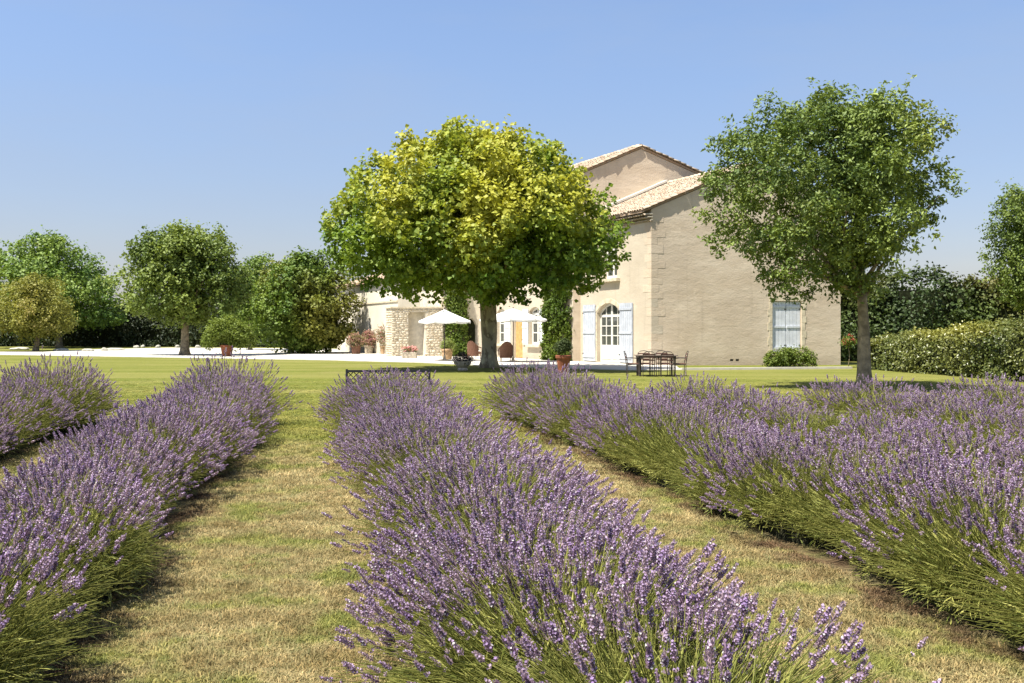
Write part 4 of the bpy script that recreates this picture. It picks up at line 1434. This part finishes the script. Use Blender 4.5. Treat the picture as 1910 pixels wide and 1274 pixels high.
def metal_chair(label, c, rz):
    o = thing('garden_chair', c, label, 'chair', 'chairs round the garden table', rz)
    for i in range(4):
        m2 = MB(); m2.bx(-.2, .2, -.2 + i * .1 + .006, -.2 + (i + 1) * .1 - .006, .43, .45); m2.build('seat_slat', M['seat_red'], o, local=True)
    m2 = MB()
    m2.tube([(-.2, .2, .0), (-.205, .21, .45), (-.21, .27, .80), (-.12, .30, .87), (0, .31, .885), (.12, .30, .87), (.21, .27, .80), (.205, .21, .45), (.2, .2, .0)], .014, 6)
    m2.build('back_frame', M['table_frame'], o, local=True)
    for zz, yy in ((.58, .225), (.68, .245), (.78, .265)):
        m2 = MB(); m2.box((0, yy, zz), (.205, 0, 0), (0, .008, 0), (0, 0, .022)); m2.build('back_slat', M['seat_red'], o, local=True)
    for sx in (-1, 1):
        m2 = MB(); m2.tube([(sx * .2, -.2, 0), (sx * .2, -.19, .44), (sx * .205, -.18, .62)], .014, 6); m2.build('leg', M['table_frame'], o, local=True)
        m2 = MB(); m2.tube([(sx * .205, -.20, .62), (sx * .215, 0, .645), (sx * .208, .235, .64)], .015, 6); m2.build('armrest', M['table_frame'], o, local=True)
        m2 = MB(); m2.tube([(sx * .198, -.2, .41), (sx * .198, .2, .41)], .012, 6); m2.build('seat_rail', M['table_frame'], o, local=True)
    return o


ch = metal_chair('garden chair at the left head of the table, nearest the french door', tc + Vector((-.82, 0, 0)), R(90))
G = 'chairs round the garden table'
dup(ch, tc + Vector((.84, .02, 0)), R(-92), 'garden chair at the right head of the table, nearest the gable wall', G)
dup(ch, tc + Vector((-.36, -.48, 0)), R(183), 'garden chair on the lavender side of the table, left of the pair', G)
dup(ch, tc + Vector((.30, -.52, 0)), R(176), 'garden chair on the lavender side of the table, right of the pair', G)
dup(ch, tc + Vector((-.34, .50, 0)), R(-3), 'garden chair on the house side of the table, left of the pair', G)
dup(ch, tc + Vector((.34, .50, 0)), R(4), 'garden chair on the house side of the table, right of the pair', G)

# ------------------------------------------------------------------ bench behind the centre row
bc = Vector(((724 - CX) / F_PX * 18.4, 18.4, 0))
bn = thing('garden_bench', bc, 'black iron lattice-backed bench behind the end of the middle lavender row', 'bench', None, R(2))
mb = MB(); mb.bx(-.80, .80, -.02, .02, .79, .835); mb.build('top_rail', M['iron'], bn, local=True)
mb = MB(); mb.bx(-.76, .76, -.015, .015, .44, .475); mb.build('bottom_rail', M['iron'], bn, local=True)
for x in (-.785, .785):
    mb = MB(); mb.tube([(x, 0, 0), (x, -.01, .45), (x, 0, .85)], .022, 8); mb.build('leg', M['iron'], bn, local=True)
    mb = MB(); mb.tube([(x, .46, 0), (x, .45, .62)], .022, 8); mb.build('leg', M['iron'], bn, local=True)
    mb = MB(); mb.tube([(x, .46, .62), (x, .25, .64), (x, .0, .63)], .022, 8); mb.build('armrest', M['iron'], bn, local=True)
for i in range(-7, 15):
    for sg in (-1, 1):
        xa, xb = -.76 + i * .11, -.76 + i * .11 + .315
        z0, z1 = (.475, .79) if sg > 0 else (.79, .475)
        a0, a1 = max(xa, -.765), min(xb, .765)
        if a1 - a0 < .04: continue
        f0, f1 = (a0 - xa) / .315, (a1 - xa) / .315
        m2 = MB(); m2.tube([(a0, .004 * sg, z0 + (z1 - z0) * f0), (a1, .004 * sg, z0 + (z1 - z0) * f1)], .009, 5)
        m2.build('lattice_bar', M['iron'], bn, local=True)
for i in range(6):
    m2 = MB(); m2.bx(-.77, .77, .04 + i * .072, .04 + i * .072 + .055, .42, .44); m2.build('seat_slat', M['iron'], bn, local=True)

# ------------------------------------------------------------------ pale stones along the court
ST = [(34, 652.6, .95, 'long low pale rock under the golden tree, leftmost of the edging rocks'), (112, 655, .85, 'pale edging rock just right of the golden tree trunk'),
      (165, 656, .65, 'rounded pale edging rock where the gravel court begins'), (196, 655, .45, 'small flat pale edging rock in front of the dark hedge'),
      (216, 654.2, .85, 'flat pale slab-like rock at the left edge of the bright gravel'), (254, 649.6, .42, 'small white rock at the foot of the hedge, first on the gravel'),
      (266, 648.6, .36, 'smallest white rock, second in the line at the hedge foot'), (294, 648.8, .48, 'white rock midway along the line at the hedge foot'),
      (331, 648.8, .45, 'white rock just left of the round-crowned tree trunk'), (370, 649.2, .5, 'white rock between the tree trunk and the potted shrub')]
for i, (px, py, w, lab) in enumerate(ST):
    c = gpt(px, py)
    bm = bmesh.new()
    bmesh.ops.create_icosphere(bm, subdivisions=2, radius=1)
    rg = random.Random(i)
    for v in bm.verts:
        n_ = 1 + .14 * math.sin(v.co.x * 3 + i) + .12 * math.sin(v.co.y * 4 - i) + rg.uniform(-.05, .05)
        v.co = Vector((v.co.x * w * (.9 if w > .6 else .62), v.co.y * w * .5, max(-.1, v.co.z * (.17 if w > .6 else .22)))) * n_
    me = bpy.data.meshes.new('rock'); bm.to_mesh(me); bm.free()
    o = link('rock', me, M['rock'])
    o.location = (c.x, c.y, .08)
    tag(o, lab, 'rock', 'pale edging rocks along the gravel court')


# ------------------------------------------------------------------ scattering of thin plants
PROTO = {}


def protos(name, meshes, mat):
    cl = bpy.data.collections.new(name)
    for i, me in enumerate(meshes):
        if not me.materials: me.materials.append(mat)
        o = bpy.data.objects.new('%s_%02d' % (name, i), me)
        cl.objects.link(o)
    PROTO[name] = cl
    return cl


def scatter_tree(cl):
    g = bpy.data.node_groups.new('scatter_' + cl.name, 'GeometryNodeTree')
    g.interface.new_socket('Geometry', in_out='INPUT', socket_type='NodeSocketGeometry')
    g.interface.new_socket('Geometry', in_out='OUTPUT', socket_type='NodeSocketGeometry')
    gi = g.nodes.new('NodeGroupInput'); go = g.nodes.new('NodeGroupOutput')
    ci = g.nodes.new('GeometryNodeCollectionInfo')
    ci.inputs['Collection'].default_value = cl
    ci.inputs['Separate Children'].default_value = True
    ci.inputs['Reset Children'].default_value = True
    ip = g.nodes.new('GeometryNodeInstanceOnPoints')
    ip.inputs['Pick Instance'].default_value = True

    def na(nm, dt):
        x = g.nodes.new('GeometryNodeInputNamedAttribute'); x.data_type = dt; x.inputs['Name'].default_value = nm
        return [s for s in x.outputs if s.enabled and s.name == 'Attribute'][0]
    e2r = g.nodes.new('FunctionNodeEulerToRotation')
    L = g.links.new
    L(gi.outputs[0], ip.inputs['Points']); L(ci.outputs[0], ip.inputs['Instance'])
    L(na('idx', 'INT'), ip.inputs['Instance Index'])
    L(na('rot', 'FLOAT_VECTOR'), e2r.inputs[0]); L(e2r.outputs[0], ip.inputs['Rotation'])
    L(na('scl', 'FLOAT_VECTOR'), ip.inputs['Scale'])
    L(ip.outputs[0], go.inputs[0])
    return g


TREES = {}


def scatter(name, cl_name, P, rot, scl, idx, parent=None, off=None):
    me = bpy.data.meshes.new(name)
    me.vertices.add(len(P))
    Q = P - (np.array(off) if off is not None else 0)
    me.vertices.foreach_set('co', np.ascontiguousarray(Q, dtype=np.float32).ravel())
    for nm, arr in (('rot', rot), ('scl', scl)):
        a = me.attributes.new(nm, 'FLOAT_VECTOR', 'POINT')
        a.data.foreach_set('vector', np.ascontiguousarray(arr, dtype=np.float32).ravel())
    a = me.attributes.new('idx', 'INT', 'POINT')
    a.data.foreach_set('value', np.ascontiguousarray(idx, dtype=np.int32))
    o = link(name, me, None, parent, 'stuff')
    if cl_name not in TREES: TREES[cl_name] = scatter_tree(PROTO[cl_name])
    md = o.modifiers.new('scatter', 'NODES')
    md.node_group = TREES[cl_name]
    return o


# lavender prototypes -------------------------------------------------
def stem_mesh(seed):
    rg = random.Random(seed)
    V, F = [], []
    n = 5
    bow = rg.uniform(-.10, .02)
    for i in range(n + 1):
        f = i / n
        r = .0019 * (1.0 - .35 * f)
        for s in range(3):
            a = 2.094 * s
            V.append((r * math.cos(a) + bow * math.sin(f * 3.14) * .5, r * math.sin(a), f))
    for i in range(n):
        for s in range(3):
            F.append((i * 3 + s, i * 3 + (s + 1) % 3, i * 3 + 3 + (s + 1) % 3, i * 3 + 3 + s))
    # a few narrow leaves in the lower half
    for j in range(4):
        f = rg.uniform(.12, .5); a = rg.uniform(0, 6.28)
        i0 = len(V); x, y = math.cos(a), math.sin(a)
        L = rg.uniform(.045, .075)
        V += [(0, 0, f), (x * L * .5 - y * .003, y * L * .5 + x * .003, f + .10), (x * L, y * L, f + .17), (x * L * .5 + y * .003, y * L * .5 - x * .003, f + .10)]
        F.append((i0, i0 + 1, i0 + 2, i0 + 3))
    return np_mesh('lavender_stem', np.array(V), np.array(F))


def spike_mesh(seed):
    """whorls of little calyces with open petals, one metre unit = real size"""
    rg = random.Random(seed)
    V, F, A = [], [], []
    L = rg.uniform(.036, .064)
    nw = rg.randint(6, 8)
    zs = [L * i / (nw - 1) for i in range(nw)]
    if rg.random() < .6:
        zs = [-rg.uniform(.03, .045)] + zs
    for wi, z in enumerate(zs):
        f = max(0, z / L)
        rr = .0090 * (1.05 - .55 * f ** 1.6)
        m = 6 if f < .7 else 4
        for j in range(m):
            a = 6.283 * j / m + wi * .55 + rg.uniform(-.25, .25)
            c, s = math.cos(a), math.sin(a)
            i0 = len(V)
            up = .0095 + rg.uniform(-.002, .002)
            w = .0034
            # calyx: slim wedge pointing out and up
            V += [(0, 0, z - .002), (c * rr - s * w, s * rr + c * w, z + up * .5), (c * rr * 1.15, s * rr * 1.15, z + up * 1.15), (c * rr + s * w, s * rr - c * w, z + up * .5)]
            F += [(i0, i0 + 1, i0 + 2), (i0, i0 + 2, i0 + 3)]
            A += [rg.uniform(0, .35)] * 4
            if rg.random() < .50:       # an open corolla at the mouth
                i0 = len(V)
                k_ = rg.uniform(.8, 1.3)
                t = .92 if rg.random() < .10 else rg.uniform(.45, .75)
                ox, oy, oz = c * rr * 1.2, s * rr * 1.2, z + up
                V += [(ox - s * .0045 * k_, oy + c * .0045 * k_, oz), (ox + c * .003, oy + s * .003, oz - .0035 * k_), (ox + s * .0045 * k_, oy - c * .0045 * k_, oz), (ox + c * .001, oy + s * .001, oz + .0045 * k_)]
                F += [(i0, i0 + 1, i0 + 2), (i0, i0 + 2, i0 + 3)]
                A += [t] * 4
    # small core so that the spike is not see-through
    i0 = len(V); r = .0036
    for zz in (-.004, L + .004):
        for q in range(3):
            V.append((r * math.cos(q * 2.09), r * math.sin(q * 2.09), zz)); A.append(.05)
    for q in range(3):
        a, b_ = i0 + q, i0 + (q + 1) % 3
        F += [(a, b_, b_ + 3), (a, b_ + 3, a + 3)]
    return np_mesh('lavender_spike', np.array(V), np.array(F), {'tint': np.array(A)})


k = NT('lavender_stem')
oi = k.n('ShaderNodeObjectInfo')
c_ = k.mix(oi.outputs['Random'], (0.125, 0.155, 0.028), (0.38, 0.37, 0.098))
d_ = k.bsdf(c_, 0.6, None, 0.2)
tr_ = k.n('ShaderNodeBsdfTranslucent'); k.put(tr_.inputs[0], c_)
mx_ = k.n('ShaderNodeMixShader'); mx_.inputs[0].default_value = 0.25
k.t.links.new(d_, mx_.inputs[1]); k.t.links.new(tr_.outputs[0], mx_.inputs[2])
M['lstem'] = k.done(mx_.outputs[0])
k = NT('lavender_flower')
oi = k.n('ShaderNodeObjectInfo')
r_ = oi.outputs['Random']
cal = k.mix(r_, (0.230, 0.150, 0.210), (0.42, 0.310, 0.340))
pet = k.mix(r_, (0.33, 0.220, 0.41), (0.51, 0.39, 0.50))
t_ = k.attr('tint')
c_ = k.mix(k.ss(t_, .36, .44), cal, pet)
c_ = k.mix(k.ss(t_, .8, .88), c_, (0.72, 0.68, 0.66))
d_ = k.bsdf(c_, 0.7, None, 0.15)
tr_ = k.n('ShaderNodeBsdfTranslucent'); k.put(tr_.inputs[0], c_)
mx_ = k.n('ShaderNodeMixShader'); mx_.inputs[0].default_value = 0.25
k.t.links.new(d_, mx_.inputs[1]); k.t.links.new(tr_.outputs[0], mx_.inputs[2])
M['lflower'] = k.done(mx_.outputs[0])
M['lmound'] = mat_plain('lavender_foliage', (0.050, 0.050, 0.028), 0.95, 0.4, 25, 0.05, bump=0.8)
protos('lavender_stem', [stem_mesh(i) for i in range(6)], M['lstem'])
protos('lavender_spike', [spike_mesh(i + 20) for i in range(8)], M['lflower'])

ROW_LABELS = ['lavender row at the far left, beyond the second row and cut by the left edge',
              'lavender row on the left of the straw-coloured grass strip, its flank green',
              'middle lavender row running from the foreground to the iron bench',
              'lavender row right of the middle one, with a long green flank over the grass path',
              'lavender row with the bright green flowerless clump, second beyond the right grass path',
              'lavender row in front of the tall tree trunk, third beyond the right grass path',
              'lavender row at the right edge, farthest from the grass path']


def n2(x, y, s, seed):
    return patch_noise(np.stack([x, y, 0 * x], 1), s, seed)


for ri, (lat, a0, a1, hh) in enumerate(ROWS):
    c0 = row_pt(lat, (a0 + a1) / 2)
    row = thing('lavender_row', c0, ROW_LABELS[ri], 'lavender row', 'lavender rows')
    rg = np.random.default_rng(200 + ri)
    a = a0
    SP, SD, SL, SF = [], [], [], []
    mounds = MB()
    bushes = []
    while a < a1:
        sc_ = rg.uniform(.88, 1.08) * float(np.interp(a, [2, 8, 14, 17], [.86, .91, 1.0, 1.06]))
        if ri == 1: sc_ *= float(np.interp(a, [3, 8, 13], [.92, .90, 1.0]))
        sc_ *= 1 + .16 * max(0, min(1, (a - a1 + 3.2) / 2.4))      # the end plants have more room and grow larger
        bl = lat + rg.normal(0, .07) + (.16 * max(0, (a - 10) / 7) if ri == 1 else 0)
        bushes.append((bl, a, sc_))
        a += rg.uniform(.72, .92)
    for (bl, ba, bs_) in bushes:
        ctr = np.array(row_pt(bl, ba))
        dist = max(2.0, np.linalg.norm(ctr))
        nst = int(np.clip(3000 / dist ** .45, 820, 1800))
        u = rg.random(nst)
        thmax = R(82)
        cth = 1 - u ** .92 * (1 - math.cos(thmax))
        th = np.arccos(cth)
        ph_ = rg.uniform(0, 6.283, nst)
        # elongated along the row direction, tips on an ellipsoid
        Rlat, Rlong, Hz = (.97 if ri == 2 else .80) * bs_, .82 * bs_, hh * bs_ - .10
        dl = np.sin(th) * np.cos(ph_) * Rlat; dm = np.sin(th) * np.sin(ph_) * Rlong; dz = np.cos(th) * Hz + .10
        k_ = rg.normal(1.0, .065, nst) * (1 + .06 * np.sin(ph_ * 3 + ba * 5) )
        k_ = np.clip(k_, .72, 1.2)
        tip = np.stack([dl * k_, dm * k_, dz * k_ + rg.normal(0, .015, nst)], 1)
        # roots: spread on the woody crown so that stems are fairly parallel
        rt = np.stack([tip[:, 0] * .36 + rg.normal(0, .05, nst), tip[:, 1] * .5 + rg.normal(0, .05, nst), .10 + .16 * tip[:, 2] + rg.uniform(-.04, .04, nst)], 1)
        short = rg.random(nst) < .28
        tip[short] = rt[short] + (tip[short] - rt[short]) * rg.uniform(.55, .85, (short.sum(), 1))
        M3 = np.array([tuple(RN), tuple(RD), (0, 0, 1)])
        tipw = tip @ M3 + ctr; rtw = rt @ M3 + ctr
        dv_ = tipw - rtw
        ln = np.linalg.norm(dv_, axis=1)
        # flowering varies in patches, sparse on the low flank
        pn = n2(tipw[:, 0], tipw[:, 1], 3.2, 300 + ri)
        flank = np.clip((np.degrees(th) - 40) / 28, 0, 1)
        prob = .64 + .32 * pn - .60 * flank + .40 * min(1, dist / 14) - .07
        if ri == 4 and abs(ba - 10.4) < .75: prob = prob - .95
        fl = (rg.random(nst) < prob) & ~short
        SP.append(rtw); SD.append(dv_ / ln[:, None]); SL.append(ln); SF.append(fl)
        # leafy cushion
        i0 = len(mounds.v); ns, nr = 14, 5
        for j in range(nr):
            e = j / (nr - 1) * math.pi / 2
            for s in range(ns):
                q = 2 * math.pi * s / ns
                w = 1 + .12 * math.sin(q * 3 + ba * 3) + rg.uniform(-.07, .07)
                p = np.array([math.cos(e) * math.cos(q) * .36 * w * bs_, math.cos(e) * math.sin(q) * .46 * w, -.02 + .33 * math.sin(e) * w]) @ M3 + ctr
                mounds.v.append(Vector(p))
        for j in range(nr - 1):
            for s in range(ns):
                mounds.f.append([i0 + j * ns + s, i0 + j * ns + (s + 1) % ns, i0 + (j + 1) * ns + (s + 1) % ns, i0 + (j + 1) * ns + s])
    P = np.concatenate(SP); D = np.concatenate(SD); Ln = np.concatenate(SL); Fl = np.concatenate(SF)
    n = len(P)
    pol = np.arccos(np.clip(D[:, 2], -1, 1)); az = np.arctan2(D[:, 1], D[:, 0])
    rot = np.stack([np.zeros(n), pol, az], 1)
    thick = np.full(n, 1.0) * rg.uniform(.85, 1.3, n) * np.clip(np.linalg.norm(P, axis=1) / 9, 1.0, 1.8)
    scl = np.stack([thick, thick, Ln], 1)
    scatter('stems', 'lavender_stem', P, rot, scl, rg.integers(0, 6, n), row, c0)
    T = P + D * Ln[:, None]
    T, D2 = T[Fl], D[Fl]
    m = len(T)
    pol2 = np.arccos(np.clip(D2[:, 2], -1, 1)) * .82 + rg.normal(0, .09, m)
    rot2 = np.stack([rg.normal(0, .08, m), pol2, np.arctan2(D2[:, 1], D2[:, 0])], 1)
    s2 = rg.uniform(.66, 1.12, m)
    scatter('flower_spikes', 'lavender_spike', T, rot2, np.stack([s2 * 1.08, s2 * 1.08, s2], 1), rg.integers(0, 8, m), row, c0)
    # short leafy shoots filling the cushion
    ns_ = len(bushes) * 380
    bi = rg.integers(0, len(bushes), ns_)
    bb = np.array(bushes)[bi]
    q = rg.uniform(0, 6.283, ns_); e = np.arccos(rg.random(ns_) * .98)
    rel = np.stack([np.sin(e) * np.cos(q) * .36, np.sin(e) * np.sin(q) * .45, .02 + .30 * np.cos(e)], 1)
    M3 = np.array([tuple(RN), tuple(RD), (0, 0, 1)])
    cc = bb[:, :1] * np.array(RN) + bb[:, 1:2] * np.array(RD)
    P3 = rel @ M3 + cc
    dirl = np.stack([np.sin(e) * np.cos(q) * 1.1, np.sin(e) * np.sin(q), .75 + 0 * e], 1) + rg.normal(0, .25, (ns_, 3))
    dirl = unit(dirl @ M3)
    rot3 = np.stack([np.zeros(ns_), np.arccos(np.clip(dirl[:, 2], -1, 1)), np.arctan2(dirl[:, 1], dirl[:, 0])], 1)
    l3 = rg.uniform(.16, .30, ns_)
    scatter('leafy_shoots', 'lavender_stem', P3, rot3, np.stack([l3 * 0 + 1.7, l3 * 0 + 1.7, l3], 1), rg.integers(0, 6, ns_), row, c0)
    mounds.build('leaf_cushion', M['lmound'], row, 'stuff', smooth=True)


# grass prototypes ----------------------------------------------------
def tuft_mesh(seed, nb, h, spread, lean):
    rg = random.Random(seed)
    V, F = [], []
    for i in range(nb):
        a = rg.uniform(0, 6.28); r = spread * rg.random() ** .5
        x, y = r * math.cos(a), r * math.sin(a)
        b_ = rg.uniform(0, 6.28); w = .0017 * rg.uniform(.8, 1.5); hh = h * rg.uniform(.5, 1.2)
        ln = lean * rg.uniform(.2, 1.3)
        dx, dy = math.cos(b_), math.sin(b_)
        i0 = len(V)
        V += [(x - dy * w, y + dx * w, 0), (x + dy * w, y - dx * w, 0), (x + dx * hh * ln * .4 + dy * w * .8, y + dy * hh * ln * .4 - dx * w * .8, hh * .6),
              (x + dx * hh * ln * .4 - dy * w * .8, y + dy * hh * ln * .4 + dx * w * .8, hh * .6), (x + dx * hh * ln, y + dy * hh * ln, hh * (1 - .25 * ln))]
        F += [(i0, i0 + 1, i0 + 2), (i0, i0 + 2, i0 + 3), (i0 + 3, i0 + 2, i0 + 4)]
    return np_mesh('grass_tuft', np.array(V), np.array(F))


protos('grass_tuft', [tuft_mesh(i, 14, .028, .05, 1.1) for i in range(5)] + [tuft_mesh(i + 9, 14, .022, .05, 1.9) for i in range(3)], M['blade'])
rg = np.random.default_rng(5)


def in_row(lt, a, margin):
    m = np.zeros(len(lt), bool)
    for (l, q0, q1, h) in ROWS:
        m |= (np.abs(lt - l) < margin) & (a > q0 - .3) & (a < q1 + .2)
    return m


Y = 2.4 + (34 - 2.4) * rg.random(620000) ** 1.0
X = (rg.random(len(Y)) * 2 - 1) * (Y * .56 + .6)
keep = rg.random(len(Y)) < np.clip((7.0 / Y) ** 1.35, .05, 1) * np.clip((34 - Y) / 16, 0, 1)
X, Y = X[keep], Y[keep]
lt = X * .981 + Y * .194; aa = -X * .194 + Y * .981
keep = ~in_row(lt, aa, .46)
X, Y = X[keep], Y[keep]
n = len(X)
P = np.stack([X, Y, np.zeros(n)], 1)
s = rg.uniform(.7, 1.35, n) * np.clip(Y / 9, 1, 1.5)
wd = np.clip(Y / 6, 1, 3.0)
hgt = s * np.interp(Y, [8, 14, 20, 32], [1.0, .8, .45, .25])
scatter('grass', 'grass_tuft', P, np.stack([rg.normal(0, .1, n), rg.normal(0, .1, n), rg.uniform(0, 6.28, n)], 1), np.stack([s * wd ** .5, s * wd ** .5, hgt], 1), rg.integers(0, 8, n))
tag(bpy.data.objects['grass'], 'short dry and green grass blades between the rows and on the near lawn', 'grass')

bpy.context.view_layer.update()
print('grass tufts', n, 'objects', len(bpy.data.objects))
